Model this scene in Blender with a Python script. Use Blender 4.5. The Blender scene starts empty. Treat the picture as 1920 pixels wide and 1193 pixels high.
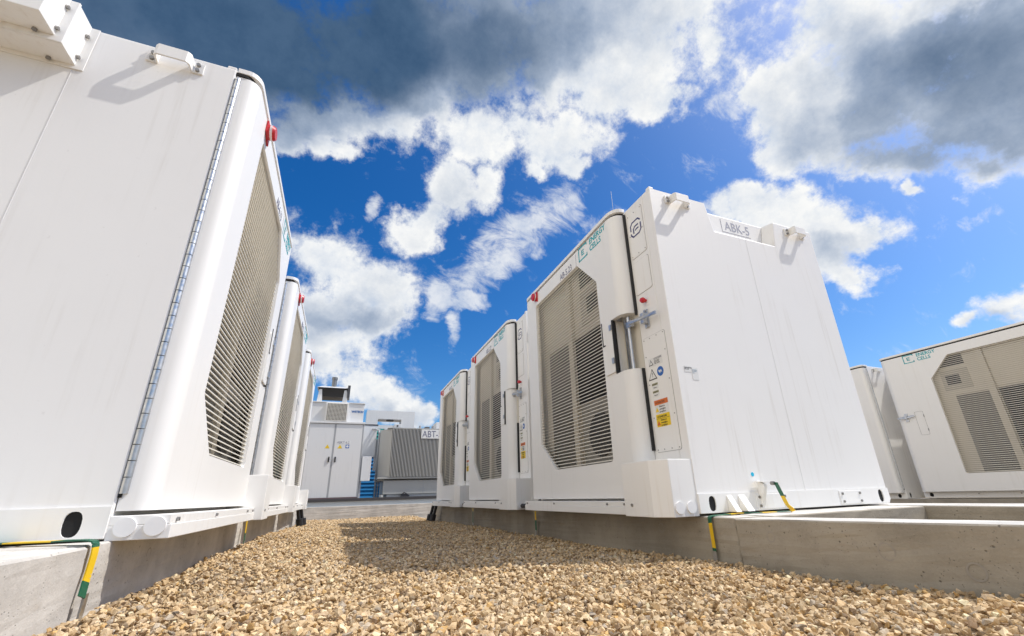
import bpy, bmesh, math, random
import numpy as np
from mathutils import Vector, Matrix
from mathutils.geometry import tessellate_polygon
R = math.radians
random.seed(7)
C = bpy.context.scene.collection
SC = bpy.context.scene

# ------------------------------------------------------------------ camera
cd = bpy.data.cameras.new('camera'); cam = bpy.data.objects.new('camera', cd); C.objects.link(cam)
cd.sensor_width = 36.0; cd.lens = 808.918 / 1920 * 36
cd.shift_x = -0.01473; cd.shift_y = 0.01647
cd.clip_start = 0.02; cd.clip_end = 3000
cr, cu, cf = Vector((0.925192, -0.378295, -0.030222)), Vector((-0.105567, -0.333042, 0.936984)), Vector((0.364521, 0.863699, 0.348063))
m = Matrix((cr, cu, -cf)).transposed().to_4x4(); m.translation = Vector((-0.4379, 0.0, 0.1447))
cam.matrix_world = m
SC.camera = cam
SC.cycles.diffuse_bounces = 8; SC.cycles.max_bounces = 12

# ------------------------------------------------------------------ light and exposure
EXPO = 0.42
SC.view_settings.view_transform = 'Standard'; SC.view_settings.look = 'None'
SC.view_settings.exposure = EXPO; SC.view_settings.gamma = 1
SUN_DIR = Vector((1.87, -0.60, 2.75)).normalized()      # towards the sun
sl = bpy.data.lights.new('sun', 'SUN'); sun = bpy.data.objects.new('sun', sl); C.objects.link(sun)
sl.energy = 3.1; sl.angle = R(0.53); sl.color = (1.0, 0.96, 0.89)
sun.rotation_euler = (-SUN_DIR).to_track_quat('-Z', 'Y').to_euler()
sun.location = (6, -3, 9)

# ------------------------------------------------------------------ sky with clouds (by compass bearing and height above the horizon)
# each cloud mass: bearing, elevation, half width, half height (degrees), tilt[, weight]
COVER = [(-21.3,47.0,18.5,11.4,33.7), (-24.8,40.8,8.2,7.3,33.8), (6.0,54.5,24.6,10.4,12.4), (38.6,53.7,18.8,9.1,-14.4), (53.3,53.3,7.8,6.1,-26.8), (-5.0,43.7,11.7,4.6,18.3), (15.9,46.5,12.0,6.3,3.4), (28.7,44.9,8.3,4.4,-5.8), (10.1,39.9,4.8,6.8,6.5), (7.6,34.2,5.6,3.5,26.4), (16.5,40.6,4.0,5.0,2.5), (42.5,47.3,8.5,3.9,2.4), (-10.8,40.4,4.7,2.7,21.5), (24.9,42.4,3.3,2.1,-3.0), (32.4,42.2,2.9,2.4,-8.1), (72.1,38.7,10.4,7.6,-37.9), (76.8,32.3,8.2,6.5,-38.5), (63.9,39.3,7.1,6.0,-30.7), (81.6,35.6,5.3,5.8,-45.8), (71.2,44.0,6.2,3.8,-39.8), (60.8,35.7,5.0,3.5,-26.5), (70.3,30.2,9.6,2.7,-30.9), (60.7,42.9,3.5,3.0,-29.7), (65.5,35.7,6.8,4.5,-30.3), (69.9,34.6,5.0,3.8,-33.5), (59.0,27.7,9.6,4.6,-20.9), (54.3,32.0,5.5,2.7,-19.9), (64.8,25.0,4.9,3.0,-23.0), (63.2,21.2,4.0,2.2,-19.3), (59.7,23.8,6.9,3.5,-19.0), (72.4,14.3,3.6,2.3,-4.1), (74.2,15.2,1.8,2.3,-20.9), (69.9,14.3,1.4,1.1,-17.5), (-4.9,27.2,5.8,4.7,11.6), (0.2,24.1,6.8,5.6,7.7), (-5.2,20.8,8.6,6.0,8.7), (2.9,21.1,4.5,4.0,5.5), (-1.6,17.0,7.8,3.9,5.6), (4.1,26.6,2.3,2.0,6.7), (5.4,11.5,4.8,2.8,1.7), (2.0,12.7,4.3,2.6,2.8), (-2.5,14.6,7.6,2.9,4.8), (8.7,11.5,2.0,2.0,1.0), (71.2,26.9,1.5,0.9,-29.2), (-5.1,40.8,2.8,2.0,17.3), (46.2,45.1,4.4,2.6,5.8), (55.0,49.3,3.1,3.8,-27.1)]
DARK = [(-25.2,46.1,23.0,12.6,37.0,1.2), (1.9,55.8,23.7,9.0,16.1,0.9), (21.7,53.0,10.1,5.5,-0.6,0.35), (-5.7,43.5,13.3,4.9,18.8,0.12), (47.6,52.4,6.6,4.2,-21.6,0.2), (77.2,33.3,9.6,7.7,-39.6,0.55), (65.9,35.0,6.8,4.1,-30.1,0.3), (81.1,36.0,7.6,6.6,-45.5,0.35), (71.3,39.2,7.0,5.4,-37.4,0.3), (72.3,29.4,7.5,2.9,-32.1,0.3), (-1.2,21.3,7.9,2.9,7.2,0.3), (-4.3,18.6,7.5,2.6,7.3,0.25), (3.2,21.4,3.8,3.0,5.5,0.15), (58.7,24.1,9.5,2.9,-18.6,0.2), (63.8,23.6,4.0,1.9,-21.4,0.15), (11.9,37.2,5.3,6.4,4.9,0.2), (-1.3,14.7,7.8,1.9,4.5,0.2), (71.7,13.2,2.9,1.4,-17.4,0.4), (5.5,10.5,5.8,1.6,1.4,0.25)]
WISP = [(14.5,24.5,3.5,1.8,16.7,1.3), (10.5,24.7,2.4,4.2,-17.1,1.2), (12.7,20.9,1.5,2.4,1.8,1.1), (0.4,34.8,1.3,1.9,-9.6,1.1), (54.5,43.6,2.9,2.3,6.7,0.9), (21.9,33.2,13.0,5.1,36.0,1.1), (13.8,27.9,8.3,4.1,32.2,0.95), (28.8,37.1,5.9,2.6,23.9,0.9), (35.0,33.2,5.2,4.0,21.7,0.5), (2.8,11.1,3.7,13.0,2.1,0.0), (73.2,23.6,2.0,1.2,0.2,0.7), (10.6,29.8,4.0,2.0,-16.0,0.5), (6.4,15.2,2.6,4.0,-7.8,0.5), (49.2,38.1,2.3,2.3,-18.8,0.3), (-30.9,41.8,2.9,2.4,40.5,0.3)]
SKY_STRENGTH = 0.122
CLOUD_STRENGTH = 0.73
def build_world():
    w = bpy.data.worlds.new('World'); SC.world = w; w.use_nodes = True
    nt = w.node_tree; nt.nodes.clear(); L = nt.links.new
    def nd(t, **kw):
        n = nt.nodes.new(t)
        for k, v in kw.items(): setattr(n, k, v)
        return n
    def math_(op, a, b=None, c=None, clamp=False):
        n = nd('ShaderNodeMath', operation=op); n.use_clamp = clamp
        for i, v in enumerate((a, b, c)):
            if v is None: continue
            if isinstance(v, (int, float)): n.inputs[i].default_value = v
            else: L(v, n.inputs[i])
        return n.outputs[0]
    def vmath(op, a, b=None, scale=None):
        n = nd('ShaderNodeVectorMath', operation=op)
        for i, v in enumerate((a, b)):
            if v is None: continue
            if isinstance(v, (tuple, Vector)): n.inputs[i].default_value = v
            else: L(v, n.inputs[i])
        if scale is not None: n.inputs['Scale'].default_value = scale
        return n.outputs[0]
    def smooth(v, a, b, lo=0., hi=1.):
        n = nd('ShaderNodeMapRange', interpolation_type='SMOOTHSTEP'); L(v, n.inputs[0])
        for i, x in enumerate((a, b, lo, hi)): n.inputs[i+1].default_value = x
        return n.outputs[0]
    def noise(v, scale, detail, rough=.55, dist=0.):
        n = nd('ShaderNodeTexNoise'); L(v, n.inputs['Vector'])
        n.inputs['Scale'].default_value = scale; n.inputs['Detail'].default_value = detail
        n.inputs['Roughness'].default_value = rough; n.inputs['Distortion'].default_value = dist
        return n.outputs['Fac'], n.outputs['Color']
    def mixc(f, a, b):
        n = nd('ShaderNodeMix', data_type='RGBA')
        if isinstance(f, (int, float)): n.inputs[0].default_value = f
        else: L(f, n.inputs[0])
        for i, v in ((6, a), (7, b)):
            if isinstance(v, tuple): n.inputs[i].default_value = v + (1,)
            else: L(v, n.inputs[i])
        return n.outputs[2]
    d = nd('ShaderNodeTexCoord').outputs['Generated']
    # ragged edges: push the direction about with two sizes of noise
    n1 = noise(d, 4.0, 2)[1]; n2 = noise(d, 15.0, 4, .62)[1]
    P = vmath('ADD', d, vmath('SCALE', vmath('SUBTRACT', n1, (.5, .5, .5)), scale=.16))
    P = vmath('ADD', P, vmath('SCALE', vmath('SUBTRACT', n2, (.5, .5, .5)), scale=.07))
    def blob(b):        # squared distance from the middle of a cloud mass, 1 at its rim
        az, el = R(b[0]), R(b[1])
        c = Vector((math.sin(az)*math.cos(el), math.cos(az)*math.cos(el), math.sin(el)))
        e = Vector((math.cos(az), -math.sin(az), 0)); n = c.cross(e)
        if n.z < 0: n = -n
        t = R(b[4]); A = (e*math.cos(t)+n*math.sin(t)) / R(b[2]); B = (n*math.cos(t)-e*math.sin(t)) / R(b[3])
        def dot(V):
            q = nd('ShaderNodeVectorMath', operation='DOT_PRODUCT'); L(P, q.inputs[0]); q.inputs[1].default_value = V
            return q.outputs['Value']
        x, y = dot(A), dot(B)
        return math_('MULTIPLY_ADD', y, y, math_('MULTIPLY', x, x))
    q = nd('ShaderNodeVectorMath', operation='DOT_PRODUCT'); L(d, q.inputs[0]); q.inputs[1].default_value = (.5, .866, .25)
    ahead = smooth(q.outputs['Value'], .02, .12)          # the listed masses all stand in this half of the sky
    r2 = None
    for b in COVER:
        v = blob(b); r2 = v if r2 is None else math_('SMOOTH_MIN', r2, v, .15)
    cov = math_('SUBTRACT', 1.0, math_('SQRT', math_('MAXIMUM', r2, 0.)))
    def summed(lst, op):
        s = None
        for b in lst:
            v = math_('MAXIMUM', math_('MULTIPLY_ADD', blob(b), -b[5], b[5]), 0.)
            s = v if s is None else math_(op, s, v)
        return math_('MULTIPLY', s, ahead)
    drk = summed(DARK, 'ADD'); wsp = summed(WISP, 'MAXIMUM')
    # the rest of the sky: loose broken cloud and an added fill bank
    back = noise(d, 2.2, 3)[0]
    q2 = nd('ShaderNodeVectorMath', operation='DOT_PRODUCT'); L(d, q2.inputs[0]); q2.inputs[1].default_value = (-.97, .0, .2)
    fill_bank = smooth(q2.outputs['Value'], .1, .85)          # added unseen cloud bank at the left, brightening the shaded right-row fronts
    behind = math_('SUBTRACT', 1.0, ahead)
    cov = math_('ADD', math_('MULTIPLY', cov, ahead), math_('MULTIPLY', behind, math_('ADD', math_('MULTIPLY_ADD', back, 2.0, -.95), math_('MULTIPLY', fill_bank, .9))))
    f1 = noise(d, 5.0, 10, .68)[0]
    f1s = noise(vmath('ADD', d, tuple(SUN_DIR * .035)), 5.0, 6, .68)[0]
    f2 = noise(d, 2.6, 3, .5)[0]
    f3 = noise(d, 17.0, 6, .68)[0]
    fe = math_('SUBTRACT', f1, .5)
    body = math_('ADD', cov, math_('MULTIPLY', fe, 2.3))
    body = math_('ADD', body, math_('MULTIPLY', math_('SUBTRACT', f3, .5), .95))
    alpha = math_('MULTIPLY', smooth(body, .02, .56), smooth(cov, -.35, .05))
    # wisps: thin streaky cloud
    st = nd('ShaderNodeMapping'); L(d, st.inputs[0]); st.inputs['Rotation'].default_value = (.4, .5, .6); st.inputs['Scale'].default_value = (7, 20, 11)
    sf = noise(st.outputs[0], 1.6, 6, .68, .5)[0]
    wa = math_('MULTIPLY', smooth(math_('ADD', wsp, math_('MULTIPLY', math_('SUBTRACT', sf, .5), 2.8)), .22, 1.30), .8)
    alpha = math_('MAXIMUM', alpha, wa)
    relief = math_('ADD', .74, math_('MULTIPLY', math_('SUBTRACT', f1, f1s), 2.4), clamp=True)
    relief = math_('ADD', relief, math_('MULTIPLY', math_('SUBTRACT', f3, .5), 1.1), clamp=True)
    dk = math_('ADD', drk, math_('MULTIPLY', math_('SUBTRACT', f2, .5), .4))
    dk = math_('ADD', dk, math_('MULTIPLY', fe, .75))
    thick = smooth(math_('ADD', body, math_('MULTIPLY', drk, .75)), .25, .95)
    d1 = math_('MULTIPLY', smooth(dk, -.10, .50), thick)       # grey underside
    d2 = math_('MULTIPLY', smooth(dk, .22, 1.30), thick)      # deep shade under the thickest cloud
    white = mixc(relief, (.52, .62, .78), (1.02, 1.02, 1.0))
    grey = mixc(relief, (.20, .29, .45), (.46, .54, .67))
    slate = mixc(relief, (.034, .085, .175), (.070, .135, .240))
    ccol = mixc(d2, mixc(d1, white, grey), slate)
    ccol = mixc(math_('MULTIPLY', behind, fill_bank), ccol, (1.45, 1.38, 1.26))  # the added bank is brightened to work as fill light
    sky = nd('ShaderNodeTexSky', sky_type='NISHITA'); sky.sun_disc = False
    sky.sun_elevation = math.asin(SUN_DIR.z); sky.sun_rotation = math.atan2(SUN_DIR.x, SUN_DIR.y)
    sky.air_density = 1.0; sky.dust_density = 2.0; sky.ozone_density = 2.0; sky.altitude = 100
    def mixm(c):
        n = nd('ShaderNodeMix', data_type='RGBA', blend_type='MULTIPLY'); n.inputs[0].default_value = 1.; L(c, n.inputs[6]); n.inputs[7].default_value = (.88, .92, .97, 1); return n.outputs[2]
    hs = nd('ShaderNodeHueSaturation'); L(mixm(sky.outputs[0]), hs.inputs['Color'])
    hs.inputs['Hue'].default_value = .5; hs.inputs['Saturation'].default_value = 1.42; hs.inputs['Value'].default_value = .80
    b1 = nd('ShaderNodeBackground'); gm = nd('ShaderNodeGamma'); L(hs.outputs[0], gm.inputs[0]); gm.inputs[1].default_value = 1.15; L(gm.outputs[0], b1.inputs[0]); b1.inputs[1].default_value = SKY_STRENGTH
    b2 = nd('ShaderNodeBackground'); L(ccol, b2.inputs[0]); b2.inputs[1].default_value = CLOUD_STRENGTH
    mx = nd('ShaderNodeMixShader'); L(alpha, mx.inputs[0]); L(b1.outputs[0], mx.inputs[1]); L(b2.outputs[0], mx.inputs[2])
    L(mx.outputs[0], nd('ShaderNodeOutputWorld').inputs[0])
build_world()

# ------------------------------------------------------------------ materials
MATS = {}
def mat(name, col, rough=.5, metal=0., spec=.5, build=None):
    if name in MATS: return MATS[name]
    mt = bpy.data.materials.new(name); mt.use_nodes = True; nt = mt.node_tree
    p = nt.nodes['Principled BSDF']
    p.inputs['Base Color'].default_value = (*col, 1); p.inputs['Roughness'].default_value = rough
    p.inputs['Metallic'].default_value = metal; p.inputs['Specular IOR Level'].default_value = spec
    mt.diffuse_color = (*col, 1)
    if build: build(nt, p)
    MATS[name] = mt; return mt
class G:
    """small node-graph helper"""
    def __init__(s, nt): s.nt = nt; s.L = nt.links.new
    def nd(s, t, **kw):
        n = s.nt.nodes.new(t)
        for k, v in kw.items(): setattr(n, k, v)
        return n
    def put(s, v, sock):
        if isinstance(v, bpy.types.NodeSocket): s.L(v, sock)
        elif isinstance(v, tuple) and len(v) == 3 and sock.type == 'RGBA': sock.default_value = (*v, 1)
        else: sock.default_value = v
    def coord(s, scale=(1, 1, 1), kind='Object'):
        m = s.nd('ShaderNodeMapping'); s.L(s.nd('ShaderNodeTexCoord').outputs[kind], m.inputs[0]); m.inputs['Scale'].default_value = scale
        return m.outputs[0]
    def noise(s, v, scale, detail=4, rough=.55):
        n = s.nd('ShaderNodeTexNoise'); s.L(v, n.inputs['Vector'])
        n.inputs['Scale'].default_value = scale; n.inputs['Detail'].default_value = detail; n.inputs['Roughness'].default_value = rough
        return n.outputs['Fac']
    def voro(s, v, scale, feature='F1', rnd=1.):
        n = s.nd('ShaderNodeTexVoronoi', feature=feature); s.L(v, n.inputs['Vector']); n.inputs['Scale'].default_value = scale
        n.inputs['Randomness'].default_value = rnd
        return n
    def ramp(s, v, a, b, lo=0., hi=1.):
        n = s.nd('ShaderNodeMapRange', interpolation_type='SMOOTHSTEP'); s.L(v, n.inputs[0])
        for i, x in enumerate((a, b, lo, hi)): n.inputs[i+1].default_value = x
        return n.outputs[0]
    def math(s, op, a, b=0., clamp=False):
        n = s.nd('ShaderNodeMath', operation=op); n.use_clamp = clamp
        s.put(a, n.inputs[0]); s.put(b, n.inputs[1]); return n.outputs[0]
    def mix(s, f, a, b, blend='MIX'):
        n = s.nd('ShaderNodeMix', data_type='RGBA', blend_type=blend)
        s.put(f, n.inputs[0]); s.put(a, n.inputs[6]); s.put(b, n.inputs[7]); return n.outputs[2]
    def bump(s, h, p, strength=.3, dist=.01):
        n = s.nd('ShaderNodeBump'); s.L(h, n.inputs['Height']); n.inputs['Strength'].default_value = strength
        n.inputs['Distance'].default_value = dist; s.L(n.outputs[0], p.inputs['Normal'])

def paint(base, dirt, amount=.5, bump=.05):
    def f(nt, p):
        g = G(nt)
        a = g.noise(g.coord((9, 9, .35)), 3.0, 5, .6)          # rain streaks running down
        b = g.noise(g.coord(), 1.3, 4, .55)                    # broad unevenness
        c = g.noise(g.coord(), 60., 3, .6)
        st = g.math('MULTIPLY', g.ramp(a, .50, .78), g.ramp(b, .38, .66))
        col = g.mix(g.math('MULTIPLY', st, amount), base, dirt)
        col = g.mix(g.math('MULTIPLY', g.ramp(b, .3, .7), .22 * amount), col, tuple(x * .86 for x in base))
        sp = g.ramp(g.noise(g.coord(), 34., 2, .5), .73, .80)   # odd specks
        col = g.mix(g.math('MULTIPLY', sp, .22 * amount), col, tuple(x * .55 for x in dirt))
        g.L(col, p.inputs['Base Color'])
        g.L(g.ramp(b, .2, .8, .38, .55), p.inputs['Roughness'])
        g.bump(g.math('ADD', g.math('MULTIPLY', c, .12), g.noise(g.coord((1, 1, .6)), 3., 2)), p, bump*1.6, .02)
    return f
WHITE = mat('white_paint', (.83, .82, .80), .45, build=paint((.83, .82, .80), (.58, .545, .49), .55))
DOORW = mat('white_door_paint', (.83, .82, .795), .4, build=paint((.83, .82, .795), (.66, .63, .57), .35, .03))
TRIMW = mat('white_trim_paint', (.83, .82, .795), .42, build=paint((.83, .82, .795), (.60, .54, .45), .45, .03))
DISCW = mat('white_plastic', (.82, .82, .82), .35)
CREAM = mat('cream_slat_paint', (.74, .70, .61), .45)
INNER = mat('cream_inside_paint', (.60, .56, .48), .55)
GREYCOIL = mat('grey_coil', (.31, .30, .275), .6)
DARKCOIL = mat('dark_coil', (.065, .063, .062), .6)
BLACK = mat('black_rubber', (.018, .018, .02), .55)
DARK = mat('dark_void', (.012, .012, .013), .9)  # near-black, also gives the lifting holes their painted inner shade
SEAM = mat('grey_seam', (.36, .35, .34), .6)
FAINT = mat('faint_seam', (.70, .69, .68), .6)
def galv(nt, p):
    g = G(nt); n = g.noise(g.coord(), 30., 4); v = g.voro(g.coord(), 60.).outputs['Distance']
    g.L(g.mix(n, (.42, .43, .44), (.66, .67, .68)), p.inputs['Base Color']); g.L(g.ramp(v, 0, 1, .28, .5), p.inputs['Roughness'])
STEEL = mat('galvanised_steel', (.55, .56, .57), .38, 1., build=galv)
BOLT = mat('bolt_steel', (.30, .29, .28), .4, .9)
RED = mat('red_plastic', (.55, .02, .025), .3)
LENS = mat('clear_lens', (.75, .62, .60), .12)
NAVY = mat('navy_print', (.035, .035, .14), .5)
TEAL = mat('teal_print', (.02, .36, .40), .5)
GREYTXT = mat('grey_print', (.13, .13, .2), .5)
INK = mat('black_print', (.03, .03, .03), .5)
STICK = mat('sticker_white', (.74, .74, .72), .4)
YEL = mat('sticker_yellow', (.80, .56, .01), .4)
ORG = mat('sticker_orange', (.62, .14, .015), .4)
SBLUE = mat('sticker_blue', (.02, .12, .42), .4)
CYAN = mat('cyan_dot', (.01, .45, .68), .4)
TYEL = mat('strap_yellow', (.80, .52, .01), .45)
TGRN = mat('strap_green', (.008, .11, .055), .45)
def concrete(base, seed):
    def f(nt, p):
        g = G(nt); co = g.coord()
        n1 = g.noise(co, 2.2 + seed, 6, .6); n2 = g.noise(co, 14., 5, .65); n3 = g.noise(co, 90., 3, .6)
        c = g.mix(g.ramp(n1, .3, .72), tuple(x * .78 for x in base), tuple(min(1, x * 1.15) for x in base))
        c = g.mix(g.math('MULTIPLY', g.ramp(n2, .52, .75), .30), c, tuple(x * .62 for x in base))
        c = g.mix(g.math('MULTIPLY', g.ramp(n3, .35, .7), .2), c, tuple(x * 1.25 for x in base))
        # air-bubble pits of two sizes
        w = g.noise(co, 7., 2)
        p1 = g.ramp(g.voro(co, 26.).outputs['Distance'], .05, .15, 1., 0.)
        p1 = g.math('MULTIPLY', p1, g.ramp(w, .46, .58))
        p2 = g.ramp(g.voro(co, 70.).outputs['Distance'], .06, .2, 1., 0.)
        p2 = g.math('MULTIPLY', p2, g.ramp(w, .38, .56))
        pit = g.math('MAXIMUM', p1, g.math('MULTIPLY', p2, .8))
        c = g.mix(g.math('MULTIPLY', pit, .75), c, tuple(x * .30 for x in base))
        # rust / formwork stains
        s = g.ramp(g.noise(g.coord((1.2, 1.2, 5.)), 2.6, 3), .62, .74)
        c = g.mix(g.math('MULTIPLY', s, .22), c, (base[0] * .75, base[1] * .62, base[2] * .45))
        g.L(c, p.inputs['Base Color'])
        h = g.math('SUBTRACT', g.math('ADD', g.math('MULTIPLY', n2, .5), g.math('MULTIPLY', n3, .25)), g.math('MULTIPLY', pit, 1.0))
        g.bump(h, p, .45, .012)
    return f
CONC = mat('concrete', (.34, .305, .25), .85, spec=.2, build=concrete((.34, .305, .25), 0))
SUNTINT = mat('concrete_sun_tint', (.60, .58, .54), .85, spec=.2, build=concrete((.60, .58, .54), .3))  # same concrete made paler for beam tops, sunlight put into the colour
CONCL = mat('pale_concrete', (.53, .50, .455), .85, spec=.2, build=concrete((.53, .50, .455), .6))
PLUG = mat('mortar_plug', (.34, .31, .27), .9, spec=.2)

# ------------------------------------------------------------------ mesh helpers
def rrect(a0, a1, b0, b1, r, n=5):
    pts = []
    for cx, cy, t0 in ((a1-r, b1-r, 0), (a0+r, b1-r, 90), (a0+r, b0+r, 180), (a1-r, b0+r, 270)):
        for i in range(n+1):
            t = R(t0 + 90*i/n); pts.append((cx+r*math.cos(t), cy+r*math.sin(t)))
    return pts
def rpoly(pts, r, n=5):
    """polygon with rounded corners"""
    out = []; N = len(pts)
    for i in range(N):
        p0, p, p1 = Vector(pts[i-1]), Vector(pts[i]), Vector(pts[(i+1) % N])
        a, b = (p0-p).normalized(), (p1-p).normalized()
        d = r / math.tan(a.angle(b)/2); A, B = p+a*d, p+b*d
        for k in range(n+1):
            t = k/n; q = A*(1-t)**2 + p*2*t*(1-t) + B*t*t; out.append((q.x, q.y))
    return out
class MB:
    def __init__(s, T=None): s.v = []; s.f = []; s.mi = []; s.T = T; s.cur = 0; s.cut = []
    def add(s, vs, fs):
        o = len(s.v); s.cut.append((o, len(s.f)))
        for p in vs: s.v.append(tuple(s.T(*p)) if s.T else tuple(p))
        for f in fs: s.f.append([o+i for i in f]); s.mi.append(s.cur)
    def box(s, x0, x1, y0, y1, z0, z1):
        s.add([(x0,y0,z0),(x1,y0,z0),(x1,y1,z0),(x0,y1,z0),(x0,y0,z1),(x1,y0,z1),(x1,y1,z1),(x0,y1,z1)],
              [(0,3,2,1),(4,5,6,7),(0,1,5,4),(1,2,6,5),(2,3,7,6),(3,0,4,7)])
    def prism(s, pts, vec, cap0=True, cap1=True):
        n = len(pts); v = Vector(vec)
        q = [tuple(Vector(p)+v) for p in pts]
        fs = [(i, (i+1) % n, n+(i+1) % n, n+i) for i in range(n)]
        if cap0: fs.append(tuple(reversed(range(n))))
        if cap1: fs.append(tuple(range(n, 2*n)))
        s.add(list(pts)+q, fs)
    def plate(s, outer, holes, to3, vec):
        """flat plate with holes; to3 maps 2-D to 3-D, vec is the thickness"""
        loops = [outer]+holes; flat = [p for l in loops for p in l]
        tri = tessellate_polygon([[Vector((p[0], p[1], 0)) for p in l] for l in loops])
        v = Vector(vec); A = [Vector(to3(*p)) for p in flat]; n = len(flat)
        fs = [tuple(t) for t in tri]+[tuple(n+i for i in reversed(t)) for t in tri]; k = 0
        for l in loops:
            m_ = len(l)
            for i in range(m_): fs.append((k+i, k+(i+1) % m_, n+k+(i+1) % m_, n+k+i))
            k += m_
        s.add([tuple(a) for a in A]+[tuple(a+v) for a in A], fs)
    def cyl(s, p0, p1, r0, n=16, r1=None):
        p0, p1 = Vector(p0), Vector(p1); r1 = r0 if r1 is None else r1
        d = (p1-p0).normalized(); a = d.orthogonal().normalized(); b = d.cross(a)
        vs = [tuple(p0+(a*math.cos(2*math.pi*i/n)+b*math.sin(2*math.pi*i/n))*r0) for i in range(n)]
        vs += [tuple(p1+(a*math.cos(2*math.pi*i/n)+b*math.sin(2*math.pi*i/n))*r1) for i in range(n)]
        s.add(vs, [(i, (i+1) % n, n+(i+1) % n, n+i) for i in range(n)]+[tuple(reversed(range(n))), tuple(range(n, 2*n))])
    def tube(s, path, r, n=10):
        path = [Vector(p) for p in path]; vs = []; fs = []; a = None
        for i, p in enumerate(path):
            t = (path[min(i+1, len(path)-1)]-path[max(i-1, 0)]).normalized()
            a = (a - t*a.dot(t)).normalized() if a else t.orthogonal().normalized()
            b = t.cross(a)
            vs += [tuple(p+(a*math.cos(2*math.pi*k/n)+b*math.sin(2*math.pi*k/n))*r) for k in range(n)]
        for i in range(len(path)-1):
            for k in range(n): fs.append((i*n+k, i*n+(k+1) % n, (i+1)*n+(k+1) % n, (i+1)*n+k))
        fs += [tuple(reversed(range(n))), tuple(range((len(path)-1)*n, len(path)*n))]
        s.add(vs, fs)
    def sweep(s, prof, z0, z1):
        """vertical wall along a plan-view line of (x, y)"""
        n = len(prof); s.add([(x, y, z0) for x, y in prof]+[(x, y, z1) for x, y in prof], [(i, i+1, n+i+1, n+i) for i in range(n-1)])
    def build(s, name, mats, parent=None, bevel=0., smooth=None, loc=None, recalc=True):
        me = bpy.data.meshes.new(name); me.from_pydata(s.v, [], s.f)
        for m_ in (mats if isinstance(mats, (list, tuple)) else [mats]): me.materials.append(m_)
        me.polygons.foreach_set('material_index', s.mi)
        if recalc:
            bm = bmesh.new(); bm.from_mesh(me); bmesh.ops.recalc_face_normals(bm, faces=bm.faces); bm.to_mesh(me); bm.free()
        if smooth:
            me.polygons.foreach_set('use_smooth', [True]*len(me.polygons)); me.set_sharp_from_angle(angle=R(smooth))
        o = bpy.data.objects.new(name, me); C.objects.link(o)
        if parent: o.parent = parent
        if loc: o.location = loc
        if bevel:
            b = o.modifiers.new('bevel', 'BEVEL'); b.width = bevel; b.segments = 2; b.limit_method = 'ANGLE'; b.angle_limit = R(40); b.harden_normals = False
        return o
def each(b, name, m_, parent=None, **k):
    """every piece of the builder as an object of its own"""
    cuts = b.cut+[(len(b.v), len(b.f))]; out = []
    for (v0, f0), (v1, f1) in zip(cuts[:-1], cuts[1:]):
        q = MB(); q.v = b.v[v0:v1]; q.f = [[i-v0 for i in f] for f in b.f[f0:f1]]; q.mi = [0]*len(q.f); out.append(q.build(name, m_, parent, **k))
    return out
def tag(o, label=None, cat=None, group=None, kind=None):
    if label: o['label'] = label
    if cat: o['category'] = cat
    if group: o['group'] = group
    if kind: o['kind'] = kind
    return o
def empty(name, loc, rz=0., label=None, cat=None, group=None):
    o = bpy.data.objects.new(name, None); C.objects.link(o); o.location = loc; o.rotation_euler = (0, 0, rz); o.empty_display_size = .2
    return tag(o, label, cat, group)
def copy_tree(o, parent=None):
    c = o.copy(); C.objects.link(c)
    if parent: c.parent = parent
    for ch in KIDS.get(o.name, []): 
        n = copy_tree(bpy.data.objects[ch], c)
    return c
KIDS = {}
def index_kids():
    KIDS.clear()
    for o in bpy.data.objects:
        if o.parent: KIDS.setdefault(o.parent.name, []).append(o.name)
FONTS = {}
def text(name, string, size, m_, parent, org, xd, zd=(0, 0, 1), align='LEFT', squeeze=1., bold=0.):
    key = (string, size, align, bold)
    if key not in FONTS:
        cu_ = bpy.data.curves.new('lettering', 'FONT'); cu_.body = string; cu_.size = size; cu_.align_x = align; cu_.resolution_u = 3
        cu_.offset = bold; cu_.extrude = .0006
        ob = bpy.data.objects.new('lettering', cu_); C.objects.link(ob)
        dg = bpy.context.evaluated_depsgraph_get(); me = bpy.data.meshes.new_from_object(ob.evaluated_get(dg))
        FONTS[key] = [(tuple(v.co)) for v in me.vertices], [tuple(p.vertices) for p in me.polygons]
        bpy.data.objects.remove(ob); bpy.data.meshes.remove(me); bpy.data.curves.remove(cu_)
    vs, fs = FONTS[key]; xd, zd, org = Vector(xd), Vector(zd), Vector(org); nn = xd.cross(zd)
    b = MB(); b.add([tuple(org+xd*(x*squeeze)+zd*y+nn*z) for x, y, z in vs], fs)
    return b.build(name, m_, parent)

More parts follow.
